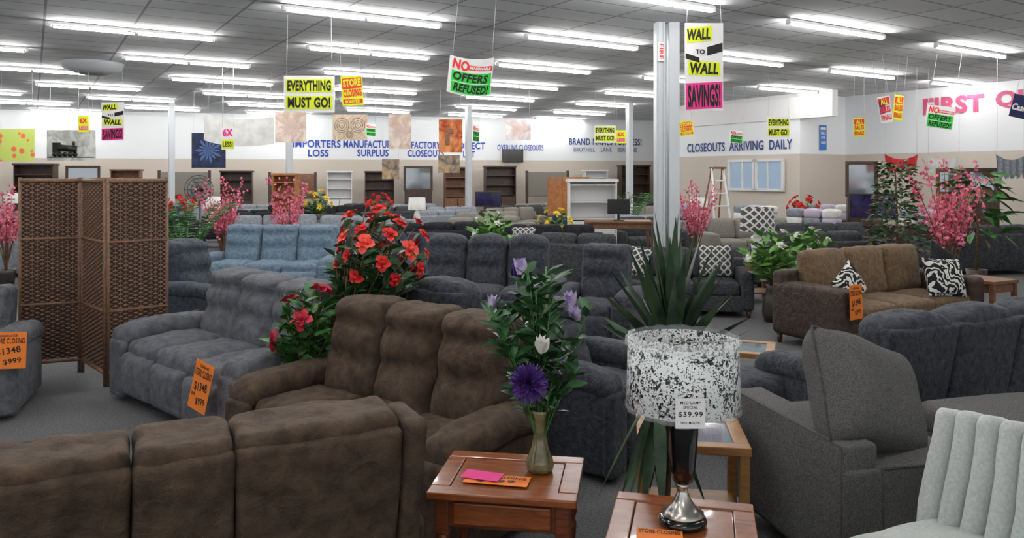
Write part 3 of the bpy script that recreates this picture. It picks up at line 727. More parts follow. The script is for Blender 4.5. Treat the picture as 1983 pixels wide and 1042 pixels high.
def cherry_plant(label,loc,rz=0,s=1):
    rt=root('cherry_blossom_plant',label,'plant',loc,rz,'pink cherry blossom plants',s)
    mb=MB(); mb.lathe([(0,0),(.11,0),(.14,.25),(.15,.3),(.13,.3),(.12,.26)],seg=18); part('pot',mb,potm,rt)
    mb=MB(); fb=MB()
    for i in range(16):
        a=i*2.4; rr=.12+.38*R.random(); h=1.15+.65*R.random()
        tip=Vector((rr*math.cos(a),rr*math.sin(a),h)); b=Vector((0,0,.25)); mid=Vector((tip.x*.25,tip.y*.25,.9))
        P=[b*(1-t)**2+mid*2*t*(1-t)+tip*t*t for t in [j/7 for j in range(8)]]
        mb.tube(P,[.01-.001*j for j in range(8)],4)
        for j in range(46):
            t=.42+.58*R.random(); p=b*(1-t)**2+mid*2*t*(1-t)+tip*t*t+Vector((R.gauss(0,.035),R.gauss(0,.035),R.gauss(0,.035)))
            a2=R.uniform(0,6.28); e2=R.uniform(-.5,1.2); ax=Vector((math.cos(a2)*math.cos(e2),math.sin(a2)*math.cos(e2),math.sin(e2)))
            s1=ax.orthogonal().normalized(); s2=ax.cross(s1); r0=.03
            vs=[p]
            for q in range(10):
                an=q*PI/5; rd=r0*(1 if q%2==0 else .55); vs.append(p+(s1*math.cos(an)+s2*math.sin(an))*rd+ax*.008)
            fb.add(vs,[(0,1+q,1+(q+1)%10) for q in range(10)],0 if R.random()<.7 else 1,sm=False)
    part('branches',mb,stemm,rt); part('blossoms',fb,[pinkp,mat('rose_petal',(206,64,100),(230,110,140),30,.6)],rt)
    return rt
cp=cherry_plant('tall artificial pink cherry blossom branches in a pot',(6.0,10.5,0),0,1.12)
dup(cp,(-5.15,13.7,0),40,.98); dup(cp,(-3.75,12.9,0),100,.98); dup(cp,(3.35,14,0),170,.95); dup(cp,(-8.1,12.3,0),200,.95)
def tree(name,label,loc,h,r,n,L,W,m,droop=.4,z0=.6):
    rt=root(name,label,'plant',loc)
    mb=MB(); mb.lathe([(0,0),(.12,0),(.16,.28),(.14,.28),(.13,.24),(0,.24)],seg=16); part('pot',mb,potm,rt)
    mb=MB(); mb.tube([(0,0,.2),(.02,0,h*.5),(0,.02,h*.92)],[.025,.02,.01],6); part('trunk',mb,stemm,rt)
    mb=MB()
    for i in range(n):
        a=i*2.4; z=z0+(h-z0)*R.random(); q=r*(R.random()**.5)*(1.1-.6*(z-z0)/(h-z0)); p=Vector((q*math.cos(a),q*math.sin(a),z)); mb.leaf(p,Vector((math.cos(a),math.sin(a),R.uniform(-.4,.7))),L*R.uniform(.7,1.2),W,droop,0 if R.random()<.75 else 1,3)
    part('foliage',mb,[m,stemm],rt)
tree('ficus_tree','tall slim artificial ficus tree with small leaves',(5.95,11.9,0),2.0,.42,800,.12,.055,leafd)
tree('leafy_plant','broad-leaved artificial green plant',(7.5,12.4,0),1.85,.38,80,.4,.15,leafg,.6,z0=.8)
def palm(loc,s=1):
    rt=root('palm_plant','artificial palm with arching fronds in a pot','plant',loc,0,'palm plants',s)
    mb=MB(); mb.lathe([(0,0),(.12,0),(.15,.26),(.13,.26),(0,.22)],seg=16); part('pot',mb,potm,rt)
    mb=MB()
    for i in range(16):
        a=i*2.4; d=Vector((math.cos(a)*.3,math.sin(a)*.3,1)).normalized(); p=Vector((0,0,.25)); P=[p.copy()]
        for j in range(9):
            d=(d+Vector((math.cos(a)*.04,math.sin(a)*.04,-.06))).normalized(); p=p+d*.15; P.append(p.copy())
            sd=d.cross(Vector((0,0,1))).normalized()
            if j>2:
                for sg in (-1,1):
                    for e in (0,.05,.1): mb.leaf(p-d*e,(d*.6+sd*sg),.2*(1-.05*j),.026,.4,0,3)
        mb.tube(P,.006,4)
    part('fronds',mb,leafg,rt); return rt
pm=palm((-5.2,12.2,0),1.0); dup(pm,(2.9,19.4,0),30,1.0)
# ---------------------------------------------------------------- woven screen
def screen(loc,pts,h=1.78):
    rt=root('folding_screen','tall brown woven wicker folding screen','room divider',loc)
    for a,b in zip(pts[:-1],pts[1:]):
        a=Vector((a[0],a[1],0));b=Vector((b[0],b[1],0)); L=(b-a).length-.02; ang=math.degrees(math.atan2(b.y-a.y,b.x-a.x))
        Mx=T(*(a+(b-a).normalized()*.01))@RZ(ang)
        mb=MB(); np_=11; rows=84; sub=4; cols=np_*sub
        vs=[];fs=[]
        z0=.14; rh=(h-.05-z0)/rows
        def th(x): return .010*math.cos(PI*x/(L-.05)*np_)
        for r in range(rows):
            sg=1 if r%2 else -1
            base=len(vs)
            for q,(dz,dy) in enumerate(((0,-.004),(.5,.006),(1,-.004))):
                for c in range(cols+1):
                    x=.025+(L-.05)*c/cols
                    vs.append((x,-(sg*th(x-.025)+dy),z0+rh*(r+dz*.96)))
            for q in range(2):
                for c in range(cols):
                    i=base+q*(cols+1)+c; fs.append((i,i+1,i+cols+2,i+cols+1))
        mb.add(vs,fs,0,Mx)
        pa=part('panel',mb,[wick],rt)
        mb=MB(); mb.box(L-.05,.004,h-.2,(L/2,0,h/2+.05),mi=1,M=Mx)  # solid dark sheet inside the weave, painted shade for its gaps
        for x in (.0125,L-.0125): mb.tube([(x,0,0),(x,0,h)],.015,8,M=Mx)
        for i in range(1,np_): 
            x=.025+(L-.05)*(i)/np_; mb.tube([(x,0,.12),(x,0,h-.04)],.004,5,M=Mx)
        for z,rr in ((.12,.016),(h-.03,.02),(h*.69,.014),(h*.36,.014)): mb.tube([(.01,-.004,z),(L-.01,-.004,z)],rr,8,M=Mx)
        part('panel_frame',mb,[wick,wickd],pa)
    return rt
screen((0,0,0),[(-4.40,6.83),(-3.93,7.02),(-3.45,6.52),(-3.06,6.86)])
# ---------------------------------------------------------------- posts
def post(loc,w,label,big=False):
    rt=root('support_post',label,'post',loc,32 if not big else 4,'support posts')
    if big:
        mb=MB(); mb.box(.14,w,CH-.002,(-.10,0,CH/2-.001),.01); mb.box(.02,.03,CH-.01,(-.14,-w/2-.01,CH/2)); mb.box(.02,.03,CH-.01,(-.06,-w/2-.01,CH/2)); mb.box(w+.2,w+.12,.03,(0,0,.015)); part('column',mb,steel,rt)
        mb=MB(); mb.box(.17,w,CH-.002,(.115,0.0,CH/2-.001),.01); part('column',mb,steel,rt)
        mb=MB(); mb.tube([(0,-.02,.03),(0,-.02,CH-.02)],.018,10); part('conduit',mb,steel,rt)
        mb=MB(); mb.box(.1,.05,.3,(-.11,-.14,3.72)); sg=part('sign_plate',mb,card,rt)
        mb=MB(); mb.text('FIRE',0,0,.24,.06,0,0,rot=-90,M=T(-.11,-.168,3.72)); part('lettering',mb,nred,sg)
    else:
        mb=MB(); mb.box(w,w,CH-.002,(0,0,CH/2-.001),.01); mb.box(w+.12,w+.12,.03,(0,0,.015)); part('column',mb,steel,rt)
    return rt
post((2.42,12.1,0),.2,'light gray steel support post with conduits',True)
for (x,y) in [(-6.9,23.8),(-11.3,25.5),(3.9,25.5),(-1.5,26.5)]: post((x,y,0),.18,'light gray steel support post')
# ---------------------------------------------------------------- signs
def sign(name,label,k,d,z,w,h,bg,items,rz=0,roll=0,group='hanging sale signs',cat='sign',curve=0,wire=True,sag=0):
    rt=root(name,label,cat,(k*d,d,z),rz,group); rt.rotation_euler=(0,math.radians(roll),math.radians(rz))
    mb=MB(); n=10; m_=4 
    def cy(x,zz=0): return curve*((2*x/w)**2)*(1-.5*zz/h)
    def cz(x): return -sag*(1-(2*x/w)**2)
    def fx_(x,y,zz): return (x,y+cy(x,zz),zz+cz(x))
    vs=[];fs=[]
    for s_ in (0,1):
        for i in range(n+1):
            for j in range(m_+1): vs.append(fx_(-w/2+w*i/n,.008*s_,-h/2+h*j/m_))
    N1=(n+1)*(m_+1)
    for i in range(n):
        for j in range(m_):
            a=i*(m_+1)+j; b=a+m_+1
            fs+=[(a,b,b+1,a+1),(N1+a,N1+a+1,N1+b+1,N1+b)]
        a=i*(m_+1); b=a+m_+1; fs+=[(a,N1+a,N1+b,b),(a+m_,b+m_,N1+b+m_,N1+a+m_)]
    for j in range(m_): fs+=[(j,j+1,N1+j+1,N1+j),(n*(m_+1)+j,N1+n*(m_+1)+j,N1+n*(m_+1)+j+1,n*(m_+1)+j+1)]
    mb.add(vs,fs,0,sm=False)
    pn=part('panel',mb,bg,rt)
    if items:
        mb=MB(); mm=[]
        for it in items:
            m=it[-1]
            if m not in mm: mm.append(m)
            mi=mm.index(m)
            if it[0]=='r':
                _,x,zz,ww,hh,sk,_m=it; x*=w;zz*=h;ww*=w;hh*=h
                nn=10; vv=[]
                for i in range(nn+1):
                    xx=x-ww/2+ww*i/nn; dz=sk*h*(i/nn-.5)
                    vv+= [(xx,-.004,zz-hh/2+dz),(xx,-.004,zz+hh/2+dz)]
                mb.add(vv,[(2*i,2*i+2,2*i+3,2*i+1) for i in range(nn)],mi,sm=False)
            else:
                _,s,x,zz,ww,hh,sh,rot,_m=it
                mb.text(s,x*w,zz*h,ww*w,hh*h,-.008,mi,shear=sh,bold=.045,rot=rot)
        mb.v=[fx_(*p) for p in mb.v]
        part('lettering',mb,mm,pn)
    if wire:
        top=CH-z
        for sx in (-.45,.45):
            if top>h/2+.02:
                mb=MB(); a_=fx_(sx*w,.004,h/2-.01); mb.tube([a_,(a_[0]*.95,a_[1],top)],.003,4); part('hanging_wire',mb,steel,rt)
    return rt
WW=[('r',-.12,.37,.66,.17,.03,neon),('t','WALL',-.14,.37,.6,.13,.2,3,ink),('t','TO',-.1,.17,.24,.06,0,0,ink),('r',.0,-.02,.85,.16,-.02,neon),('t','WALL',.0,-.02,.75,.13,.1,-2,ink),('r',.28,.20,.4,.10,.05,ink),('r',-.3,.10,.36,.06,-.05,ink),('r',0,-.33,.96,.3,.02,npink),('t','SAVINGS!',0,-.33,.86,.26,.1,2,ink)]
EM=[('r',0,.23,.92,.36,.0,neon),('t','EVERYTHING',0,.23,.86,.29,.0,0,ink),('r',0,-.23,.92,.36,.0,neon),('t','MUST GO!',0,-.23,.84,.29,.0,0,ink)]
NR=[('t','NO',-.24,.30,.36,.28,0,-6,nred),('r',.2,.24,.56,.13,-.04,nred),('t','REASONABLE',.2,.24,.5,.08,.1,-4,card),('r',0.02,-.03,.9,.28,-.04,ngreen),('t','OFFERS',0,-.03,.8,.23,.1,-4,ink),('r',.03,-.33,.9,.28,-.04,ngreen),('t','REFUSED!',.03,-.33,.8,.23,.1,-4,ink)]
SCs=[('r',0,.25,.9,.36,.05,nred),('t','STORE',0,.27,.84,.26,.1,5,neon),('t','CLOSING',0,-.08,.86,.26,.1,5,nred),('r',0,-.36,.9,.16,.02,nred),('t','FOREVER!',0,-.36,.7,.11,.1,3,neon)]
AS=[('r',0,.3,.9,.28,.04,nred),('t','ALL',0,.3,.6,.22,.1,4,neon),('t','SALES',0,0,.85,.24,.1,4,nred),('t','FINAL!',0,-.3,.85,.22,.1,4,nred)]
def hz(py,d): return 1.8+(205-py)*d/900
sign('wall_to_wall_sign','large white hanging sign reading WALL TO WALL SAVINGS!',.250,10.6,hz(78,10.6),.53,1.21,card,WW,0)
sign('offers_sign','curved white hanging sign reading NO REASONABLE OFFERS REFUSED!',-.053,10,hz(88,10),.58,.48,card,NR,-8,5,curve=-.08,sag=.03)
sign('everything_must_go_sign','white and yellow hanging sign reading EVERYTHING MUST GO!',-.264,11.5,hz(110,11.5),.76,.55,card,EM,0)
sign('store_closing_sign','yellow and red hanging sign reading STORE CLOSING',-.208,13.5,hz(106,13.5),.38,.52,neon,SCs,25,-4)
sign('wall_to_wall_sign','white hanging sign reading WALL TO WALL SAVINGS!',-.52,17,hz(142,17),.56,.85,card,WW,-10)
sign('everything_must_go_sign','white and yellow hanging sign reading EVERYTHING MUST GO!',.121,20,hz(157,20),.56,.45,card,EM,0)
sign('everything_must_go_sign','white and yellow hanging sign reading EVERYTHING MUST GO!',.347,18,hz(149,18),.54,.5,card,EM,0)
sign('store_closing_sign','yellow and red hanging sign reading STORE CLOSING',.227,18,hz(150,18),.34,.34,neon,SCs,10,-6)
sign('offers_sign','white hanging sign reading NO REASONABLE OFFERS REFUSED!',.292,20,hz(160,20),.34,.32,card,NR,0,4)
sign('offers_sign','white hanging sign reading NO REASONABLE OFFERS REFUSED!',.557,15,hz(137,15),.5,.44,card,NR,-14,8)
sign('all_sales_final_sign','yellow hanging sign reading ALL SALES FINAL!',.452,17,hz(149,17),.25,.42,neon,AS,0)
sign('all_sales_final_sign','purple and yellow hanging sign reading ALL SALES FINAL!',.486,15,hz(128,15),.22,.52,card,[('r',-.2,.1,.5,.5,.05,purp)]+AS,-20,-8)
sign('all_sales_final_sign','small yellow hanging sign reading ALL SALES FINAL!',.503,15.3,hz(126,15.3),.24,.5,neon,AS,20,8)
sign('offers_sign','small white hanging sign reading NO REASONABLE OFFERS REFUSED!',-.184,19,hz(152,19),.26,.3,card,NR,30)
sign('offers_sign','small white hanging sign reading NO REASONABLE OFFERS REFUSED!',-.047,18,hz(156,18),.2,.4,card,NR,40)
sign('sale_sign','small yellow and pink hanging sale sign',.142,20,hz(160,20),.26,.34,neon,[('t','6X',0,.2,.7,.3,0,0,nred),('t','LESS!',0,-.25,.8,.25,0,0,npink)],0)
sign('sale_sign','small yellow hanging sale sign',-.558,16,hz(145,16),.2,.34,neon,[('t','6X',0,.2,.7,.3,0,0,nred),('t','LESS!',0,-.25,.8,.25,0,0,npink)],20)
sign('sale_sign','white and yellow hanging sale sign in front of a white banner',-.37,16.5,hz(162,16.5),.27,.48,card,[('t','6X',0,.27,.8,.34,0,0,npink),('r',0,-.25,.95,.42,0,neon),('t','LESS!',0,-.25,.8,.25,0,0,ink)],0)
sign('white_banner','plain white cloth banner hanging from the ceiling',-.358,17.5,hz(150,17.5),1.6,.62,whitef,[],0,3,curve=.12,cat='banner',group='hanging banners',sag=.1)
sign('polka_dot_banner','lime fabric panel with coral dots',-.645,18,hz(170,18),.84,.76,art['dots'],[],0,cat='banner',group='hanging banners')
for (k,py,d,w,h,m,lb) in [(-.574,170,20,1.25,.8,'train','pale steam locomotive art print'),(-.288,149,21,.85,.82,'floral','cream floral art canvas'),(-.211,149,21,.95,.70,'medallion','tan medallion pattern canvas'),(-.146,154,21,.62,.95,'floral','pale floral canvas'),(-.08,159,21,.65,.9,'sunset','orange and red abstract canvas'),(.008,152,21,.7,.56,'pale','white flower canvas'),(-.395,176,22,.95,1.0,'navyflower','navy flower canvas print'),(-.082,192,27,.75,.62,'land','dark landscape canvas'),(-.158,198,27,.6,.7,'land','dark landscape canvas')]:
    o=sign('wall_art',lb+' hanging from the ceiling',k,d,hz(py,d),w,h,art[m],[],R.uniform(-4,4),group='hanging canvases',cat='painting')
    if m=='train':
        mb=MB()
        mb.tube([(-.3,-.03,-.06),(.15,-.03,-.1)],.09,10); mb.box(.2,.03,.26,(-.36,-.03,-.06)); mb.tube([(.08,-.03,0),(.08,-.03,.1)],.03,8)
        for i in range(5): mb.tube([(-.4+i*.13,-.03,-.24),(-.4+i*.13,-.05,-.24)],.06,12)
        mb.box(1.2,.01,.02,(0,-.02,-.31))
        part('printed_locomotive',mb,black,o)
    if m=='medallion':
        mb=MB()
        for cx,q0 in ((-.22,.2),(.22,.2),(0,.1)):
            for q in (.4,.7,1.0): mb.shell([(q*q0,0),(q*q0-.012,0)],24,M=T(cx,-.012,.05 if cx else -.2)@RX(90))
        part('printed_rings',mb,stemm,o)
    if m=='sunset':
        mb=MB(); mb.rbox(.12,.01,.35,(-.08,-.012,-.08),.05,2,2); mb.rbox(.16,.01,.12,(0,-.012,.12),.05,2,2); part('printed_shapes',mb,mwood,o)
    if m in('navyflower','pale','floral'):
        mb=MB()
        for i in range(14):
            a=i*PI/7; rr_=.42*min(w,h)*(1 if i%2 else .8)
            mb.add([(0,-.014,0),(rr_*.7*math.cos(a-.16),-.013,rr_*.7*math.sin(a-.16)),(rr_*math.cos(a),-.013,rr_*math.sin(a)),(rr_*.7*math.cos(a+.16),-.013,rr_*.7*math.sin(a+.16))],[(0,1,2,3)],0,sm=False)
        part('printed_flower',mb,mat('print_blue',(86,110,160)) if m=='navyflower' else mat('print_blush',(222,196,186)),o)
p,a=onwall(.404,WLM,.03)
sign('blue_notice','blue notice board with white text blocks',p.x/p.y,p.y,hz(161,p.y),.32,.75,bluec,[('r',0,.36,.8,.1,0,card),('t','SALE',0,.18,.7,.12,0,0,card),('t','FOR',0,0,.6,.1,0,0,card),('t','CASH',0,-.2,.7,.12,0,0,card)],a,wire=False,cat='sign')
sign('cash_sign','dark blue sign with white lettering',.664,12,hz(125,12),.3,.36,mat('dark_blue',(22,30,74)),[('t','Cash',-.12,-.05,.7,.3,.2,0,card)],-10,14)
def drape(k,py,d,w,h,m,lb):
    mb=MB(); n=16; vs=[];fs=[]
    for i in range(n+1):
        u=-1+2*i/n
        for j in range(7):
            v=j/6
            vs.append((u*w/2*(1-.12*(1-v)),.04*math.sin(i*1.7)*(1-v*.4),-h*(1-v)*(0.75+.25*abs(math.sin(i*.9)))-.12*(1-u*u)*v))
    for i in range(n):
        for j in range(6): a=i*7+j; fs.append((a,a+7,a+8,a+1))
    mb.add(vs,fs)
    mb.tube([(-w*.46,0,0),(-w*.46,0,CH-hz(py,d))],.004,4,mi=1); mb.tube([(w*.46,0,0),(w*.46,0,CH-hz(py,d))],.004,4,mi=1)
    single('draped_cloth',mb,[m,steel],lb,'cloth',(k*d,d,hz(py,d)),0)
drape(.507,180,17,.75,.42,redcloth,'draped crimson cloth swag')
drape(.562,181,17.2,.75,.4,whitef,'draped white cloth swag'); drape(.65,180,15,.6,.5,lgray,'draped gray cloth swag')
# ---------------------------------------------------------------- mid and far furniture prototypes
PS=[('charcoal fabric three-seat sofa',charc,3,.6),('charcoal fabric loveseat',charc,2,.62),('navy fabric loveseat',navy,2,.62),('light gray fabric sofa',lgray,3,.6),('black fabric sofa',bfab,3,.6),('greige fabric sofa',greige,3,.6)]
used=[(-3.6,11.5),(2.42,12.1),(6.1,10.6),(5.95,11.9),(7.6,12.4),(-5.15,13.7),(-3.75,12.9),(3.35,14),(-8.1,12.3),(-.35,12.9),(.85,15.2),(-5.2,12.2),(3.25,9.5),(4.1,10.7),(2.9,19.4),(-6.9,23.8),(3.9,25.5),(-1.5,26.5),(7.6,20),(-3.9,22.5),(-9,21),(-5.6,22)]
BED=[(8.7,20.9),(7.2,18.2),(6.5,20.2),(4.9,21.6),(9.6,17.6),(3.0,21.8)]
LT=[(4.5,18.5),(-2.3,18.6),(-7.5,19.2),(-10.5,18.4),(1.7,22.5),(-12,19.8),(-15,23)]
MIR=[(.455,19.4,.75,.9,0,1.25),(.575,17,.7,.6,1,1.35),(.612,16.0,.6,.6,0,1.35)]
used+=[(x+.4,y) for x,y in BED]+LT+[(k*d,d) for k,d,*_ in MIR]+[(k*d+.5,d+.3) for k,d,*_ in MIR]+[(.55,20.8),(-.65,20.8),(7.6,16.2),(1.65,15.9),(2.0,14.4),(1.5,20.4),(2.3,20.4),(-7.6,14.9),(-6.8,14.8),(-6.5,16.0),(4.55,17.0),(-6.0,20.4)]
pr=[]
for i,(lb,m,ns,sw) in enumerate(PS):
    pr.append(sofa('sofa',lb+' on the showroom floor','sofa',(0,0,-60),0,m,ns=ns,sw=sw,aw=.18,bh=.88,fh=.74,group='rows of showroom sofas'))
def put(i,x,y,rz,s=1):
    used.append((x,y)); return dup(pr[i],(x,y,0),rz,s)
put(0,2.1,10.15,-8,.93); put(1,1.1,12.2,160)
put(0,4.75,12.6,190); put(2,-1.5,11.9,-15); put(4,.6,13.9,-5,1.0)
put(0,5.9,14.4,10); put(5,7.6,9.6,200); put(3,-3.2,16,-10,1.05); put(3,-5.3,17.3,20)
put(5,5.0,16.0,10); put(1,2.95,16.5,10); put(4,-1.5,15.0,200); put(0,8.6,14.2,190)
for r in range(0,18):
    for c in range(-13,13):
        u=c*2.45+(r%2)*1.2+R.uniform(-.1,.1); v=8+r*1.42+R.uniform(-.06,.06)
        p=ua*u+va*v
        if p.y<12.2 or p.y>27.6+.2*p.x or abs(p.x)>.70*p.y or behind(p+Vector((0,1.6))): continue
        if any((p.x-a)**2+(p.y-b)**2<(1.9 if p.y<18 else 1.4) for a,b in used) or any((p.x-a)**2+(p.y-b)**2<2.9 for a,b in BED): 
            continue
        i=R.choice([0,0,1,2,4,4,3,5,0]) if p.x>-4 else R.choice([3,0,3,1,4])
        if p.x>3 and p.y>17: i=R.choice([5,3,5,0])
        if p.y>20: i=R.choice([0,3,5,2,3,4])
        put(i,p.x,p.y,32+R.choice([0,180]),.98 if p.y<20 else .93)
for q in pr: kill(q)
pillow(MC['lattice'],'gray and cream lattice throw pillow on a charcoal sofa',(2.62,9.90,.70),-10,-16,0,.40,.40,.14,'lattice pillows')
pillow(MC['lattice'],'gray and cream lattice throw pillow on a charcoal sofa',(1.6,10.02,.68),-30,-16,10,.38,.38,.14,'lattice pillows')
pillow(MC['lattice'],'gray and cream lattice throw pillow on a black sofa',(.2,13.66,.68),-10,-16,0,.42,.4,.14,'lattice pillows')
def simple_table(loc,w,d,h,m,label,rz=0,group=None):
    rt=root('end_table',label,'table',loc,rz,group)
    mb=MB(); mb.box(w,d,.04,(0,0,h-.02)); part('tabletop',mb,m,rt)
    mb=MB(); mb.box(w-.06,d-.06,.1,(0,0,h-.09)); part('apron',mb,m,rt)
    mb=MB(); mb.box(w-.06,d-.06,.02,(0,0,.15)); part('shelf',mb,m,rt)
    for i in (-1,1):
        for j in (-1,1):
            mb=MB(); mb.box(.05,.05,h-.04,(i*(w/2-.035),j*(d/2-.035),(h-.04)/2)); part('leg',mb,m,rt)
    return rt
simple_table((3.50,10.95,0),.5,.5,.6,mwood,'brown wooden end table beside a sectional holding a lamp',10)
simple_table((5.6,9.1,0),.5,.5,.58,mwood,'brown wooden end table beside the tan sofa',28)
def lamp2(loc,shade,label,s=1,group=None):
    rt=root('table_lamp',label,'lamp',loc,0,group,s)
    mb=MB(); mb.lathe([(0,0),(.09,0),(.09,.02),(.04,.04),(.07,.12),(.085,.2),(.06,.3),(.02,.36),(.01,.4),(.01,.5),(0,.5)],seg=20); part('body',mb,white,rt)
    mb=MB(); mb.shell([(.22,.36),(.20,.66),(.197,.66),(.217,.362)],seg=28); part('lamp_shade',mb,shade,rt); return rt
lamp2((3.50,10.95,.6),MC['lattice'],'white table lamp with lattice patterned drum shade',1.12)
tl=lamp2((4.5,18.5,.6),whitef,'white table lamp with plain drum shade on a table',1,'distant table lamps')
tb=simple_table((4.5,18.5,0),.55,.5,.6,dwood,'dark wooden end table holding a lamp',0,'distant end tables')
for (x,y) in LT[1:]:
    dup(tb,(x,y,0),10); dup(tl,(x,y,.6),0,1)
def hutch(name,label,loc,rz,w,d,h,m,group=None):
    rt=root(name,label,'cabinet',loc,rz,group)
    mb=MB(); mb.box(w,.02,h,(0,d/2-.01,h/2)); mb.box(.03,d,h,(-w/2+.015,0,h/2)); mb.box(.03,d,h,(w/2-.015,0,h/2)); mb.box(w+.06,d+.06,.06,(0,0,h-.03))
    for z in (.08,.9,1.25,1.6): 
        if z<h-.1: mb.box(w-.06,d-.03,.025,(0,0,z))
    part('body',mb,m,rt)
    for i in (-1,1):
        mb=MB(); mb.box(w/2-.05,.02,.74,(i*(w/4-.01),-d/2+.02,.49)); dd=part('door',mb,m,rt)
        mb=MB(); mb.box(.02,.02,.1,(i*.05,-d/2,.55)); part('handle',mb,chrome,dd)
    return rt
mirm=mat('mirror_glass',(150,158,165),rough=.08,metal=.6)
def mirror(loc,rz,w,h,m,label,z0=.9,group=None):
    rt=root('framed_mirror',label,'mirror',loc,rz,group)
    mb=MB(); f=.08
    for i in (-1,1): mb.box(f,.05,h,(i*(w/2-f/2),0,z0+h/2))
    for zz in (z0+f/2,z0+h-f/2): mb.box(w-2*f,.05,f,(0,0,zz))
    mb.box(w*.9,.45,z0,(0,.0,z0/2)); part('frame',mb,m,rt)
    mb=MB(); mb.box(w-2*f,.02,h-2*f,(0,.01,z0+h/2)); part('pane',mb,mirm,rt)
    return rt
for (k,d,w,h,mm_,z0) in MIR:
    mirror((k*d,d,0),-20 if k>.3 else 10,w,h,mwood if mm_ else dwood,'dark framed dresser mirror',z0)
G='furniture along the back wall'
hp=hutch('bookcase','dark wooden bookcase hutch standing by the wall',(0,0,-70),0,1.1,.45,1.95,dwood,group=G)
hp2=hutch('bookcase','brown wooden bookcase hutch standing by the wall',(0,0,-70),0,.95,.45,2.0,mwood,group=G)
hp3=hutch('armoire','white painted armoire standing by the wall',(0,0,-70),0,.9,.45,1.9,white,group=G)
mp=mirror((0,0,-70),0,1.1,.95,dwood,'dark framed dresser mirror by the wall',1.15,G)
def headboard(m,label):
    rt=root('headboard',label,'headboard',(0,0,-70),0,G)
    mb=MB(); mb.rbox(1.5,.1,.9,(0,0,1.3),.03,2,2); part('panel',mb,m,rt)
    for i in (-1,1):
        mb=MB(); mb.box(.09,.1,1.8,(i*.78,0,.9)); part('post',mb,dwood,rt)
    return rt
hb=headboard(greige,'gray upholstered headboard with dark posts by the wall'); hb2=headboard(mwood,'brown wooden headboard leaning by the wall')
seq=[hp,mp,hp2,hb,hp,hb2,hp3,hp,mp,hp2,hp,hb,hp3,hp,mp,hb2,hp,hp2]
k=-.655; i=0; prev=0
while k<.20:
    src=seq[i%len(seq)]; wd=1.85 if src in (hb,hb2) else 1.3
    dd=32.36/(1-.2276*k)-1.5
    k+=(wd/2+prev/2+R.uniform(.05,.35))/dd*1.08
    dd=32.36/(1-.2276*k)-1.5
    if not any(abs(k*dd-a)<.9 and abs(dd-b)<.9 for a,b in [(3.9,25.5)]):
        dup(src,(k*dd,dd,0),12.8,1+.14*R.random())
    prev=wd; i+=1
for q in (hp,hp2,hp3,mp,hb,hb2): kill(q)
hutch('armoire','tall orange wood armoire with doors',(-6.0,20.4,0),0,.6,.45,1.85,orwood)
p,a=onwall(0,FW,.14)
rt=root('television','wall-mounted black flat television','television',(p.x,p.y,2.62),a); mb=MB(); mb.box(.9,.06,.55,(0,0,0)); part('bezel',mb,black,rt)
mb=MB(); mb.box(.83,.01,.48,(0,-.035,0)); part('screen',mb,blackg,rt); mb=MB(); mb.box(.2,.09,.2,(0,.075,0)); part('bracket',mb,black,rt)
hutch('white_desk_hutch','white desk hutch with wooden counter',(1.65,15.9,0),0,.98,.5,1.72,white)
simple_table((2.0,14.4,0),1.25,.6,.95,mwood,'brown wooden counter holding an office monitor')
rt=root('computer_monitor','black monitor on a wooden counter','monitor',(2.0,14.4,.95))
mb=MB(); mb.box(.42,.03,.28,(0,0,.26)); part('screen',mb,black,rt); mb=MB(); mb.box(.2,.14,.015,(0,0,.0075)); mb.box(.04,.03,.15,(0,.01,.08)); part('stand',mb,black,rt)
def dividers(loc,rz,m,label,n=4,w=.42,h=1.75):
    rt=root('folding_screen',label,'room divider',loc,rz)
    x=0
    for i in range(n):
        a=28 if i%2 else -28; Mx=T(x,0 if i%2==0 else -math.sin(math.radians(28))*w,0)@RZ(a)
        mb=MB(); mb.box(.03,.025,h,(.015,0,h/2),M=Mx); mb.box(.03,.025,h,(w-.015,0,h/2),M=Mx)
        mb.box(w-.06,.025,.06,(w/2,0,h-.03),M=Mx); mb.box(w-.06,.025,.06,(w/2,0,.12),M=Mx); mb.box(w-.06,.012,h-.2,(w/2,0,h/2),M=Mx)
        part('panel',mb,m,rt); x+=w*math.cos(math.radians(28))
dividers((.95,20.4,0),0,orwood,'oak louvered folding screen',3)
dividers((-8.2,14.9,0),0,oak,'honey wood folding screen behind the wicker one',3)
def tv(loc,rz,w=1.1,label='flat television on a dark stand'):
    rt=root('television',label,'television',loc,rz)
    mb=MB(); mb.box(w,.05,w*.58,(0,0,1.15)); part('bezel',mb,black,rt)
    mb=MB(); mb.box(w-.05,.01,w*.58-.05,(0,-.027,1.15)); part('screen',mb,screenm,rt)
    mb=MB(); mb.box(1.4,.45,.75,(0,.05,.375)); mb.box(.4,.25,.12,(0,.05,.8)); part('stand',mb,dwood,rt)
tv((-.65,20.8,0),5,.7); tv((7.6,16.2,0),-20,.9)
def bedpack(loc,rz,group='stacked bedding'):
    rt=root('bedding_stack','stack of wrapped white and pastel bedding on a low table','bedding',loc,rz,group)
    mb=MB(); mb.box(1.3,.8,.6,(0,0,.3)); part('platform',mb,dwood,rt)
    for i in range(3):
        for j in range(2):
            mb=MB(); mb.rbox(.38,.34,.2,(-.42+i*.42,-.15,.7+j*.2),.06,2,2,puff=(0,0,.02)); part('pack',mb,[whitef,lgray,mat('lilac_cloth',(190,178,200)),whitef][(i+j)%4],rt)
    return rt
bp=bedpack((BED[0][0],BED[0][1],0),-50)
for (x,y) in BED[1:]: dup(bp,(x,y,0),-50+R.uniform(-10,10))
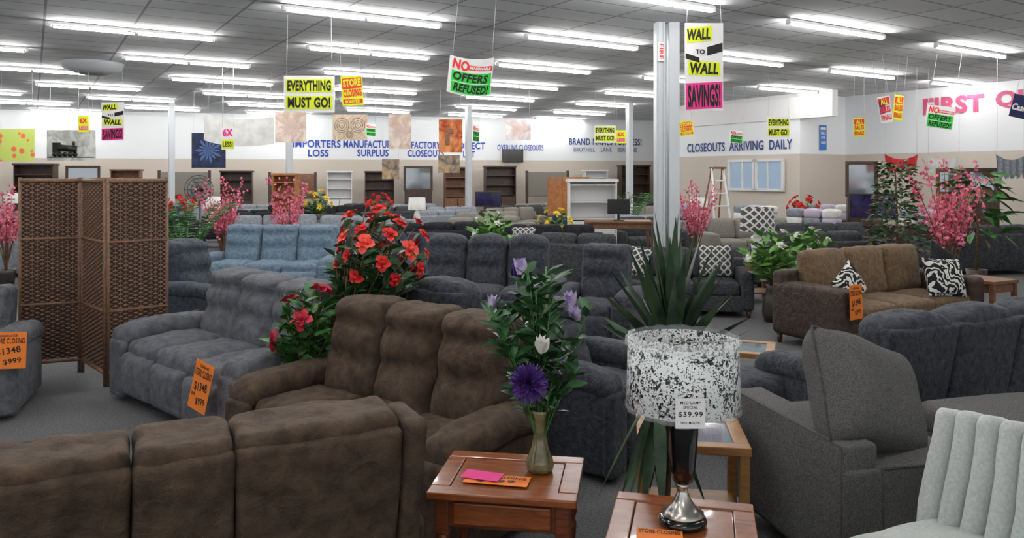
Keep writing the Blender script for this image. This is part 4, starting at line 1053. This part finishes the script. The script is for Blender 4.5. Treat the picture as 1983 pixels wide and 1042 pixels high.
def fan(loc):
    rt=root('pedestal_fan','black pedestal fan with wire cage','fan',loc)
    mb=MB(); mb.lathe([(0,0),(.22,0),(.22,.03),(.02,.05),(.015,1.35),(0,1.35)],seg=20); part('stand',mb,black,rt)
    mb=MB()
    for r in (.08,.16,.24,.3): mb.tube([(r*math.cos(i*PI/12),-.06,1.5+r*math.sin(i*PI/12)) for i in range(25)],.006,4)
    for i in range(12): mb.tube([(0,-.09,1.5),(.3*math.cos(i*PI/6),-.05,1.5+.3*math.sin(i*PI/6))],.004,4)
    mb.tube([(0,-.09,1.5),(0,.1,1.5)],.06,10); part('cage',mb,black,rt)
    mb=MB()
    for i in range(4):
        a=i*PI/2; mb.quad([(0,-.02,1.5),(.26*math.cos(a),-.03,1.5+.26*math.sin(a)),(.26*math.cos(a+.7),.0,1.5+.26*math.sin(a+.7)),(.1*math.cos(a+1),0,1.5+.1*math.sin(a+1))])
    part('blades',mb,lgray,rt)
fan((-6.5,16.0,0))
rt=root('stepladder','aluminum stepladder standing open','ladder',(4.55,17.0,0),20)
mb=MB()
for sx in (-1,1): mb.tube([(sx*.26,-.3,0),(sx*.14,0,1.95)],.025,6)
for i in range(6): mb.box(.5-.04*i,.07,.03,(0,-.26+.045*i,.28+i*.28))
part('front_rails',mb,white,rt)
mb=MB()
for sx in (-1,1): mb.tube([(sx*.28,.45,0),(sx*.14,.03,1.95)],.02,6)
mb.box(.32,.2,.04,(0,0,1.96)); part('rear_rails',mb,mwood,rt)
# ---------------------------------------------------------------- world, camera
w=bpy.data.worlds.new('World'); SC.world=w; w.use_nodes=True
w.node_tree.nodes['Background'].inputs[0].default_value=(1,.99,.97,1); w.node_tree.nodes['Background'].inputs[1].default_value=1.3
cd=bpy.data.cameras.new('cam'); cam=bpy.data.objects.new('camera',cd); COL.objects.link(cam); cam.location=(0,0,1.8); cam.rotation_euler=(math.radians(90),0,0)
cd.lens=27; cd.sensor_width=36; cd.shift_y=-110/1200; cd.clip_end=200; cd.clip_start=.05
SC.camera=cam
SC.view_settings.view_transform='Standard'
print('fixtures',cnt)
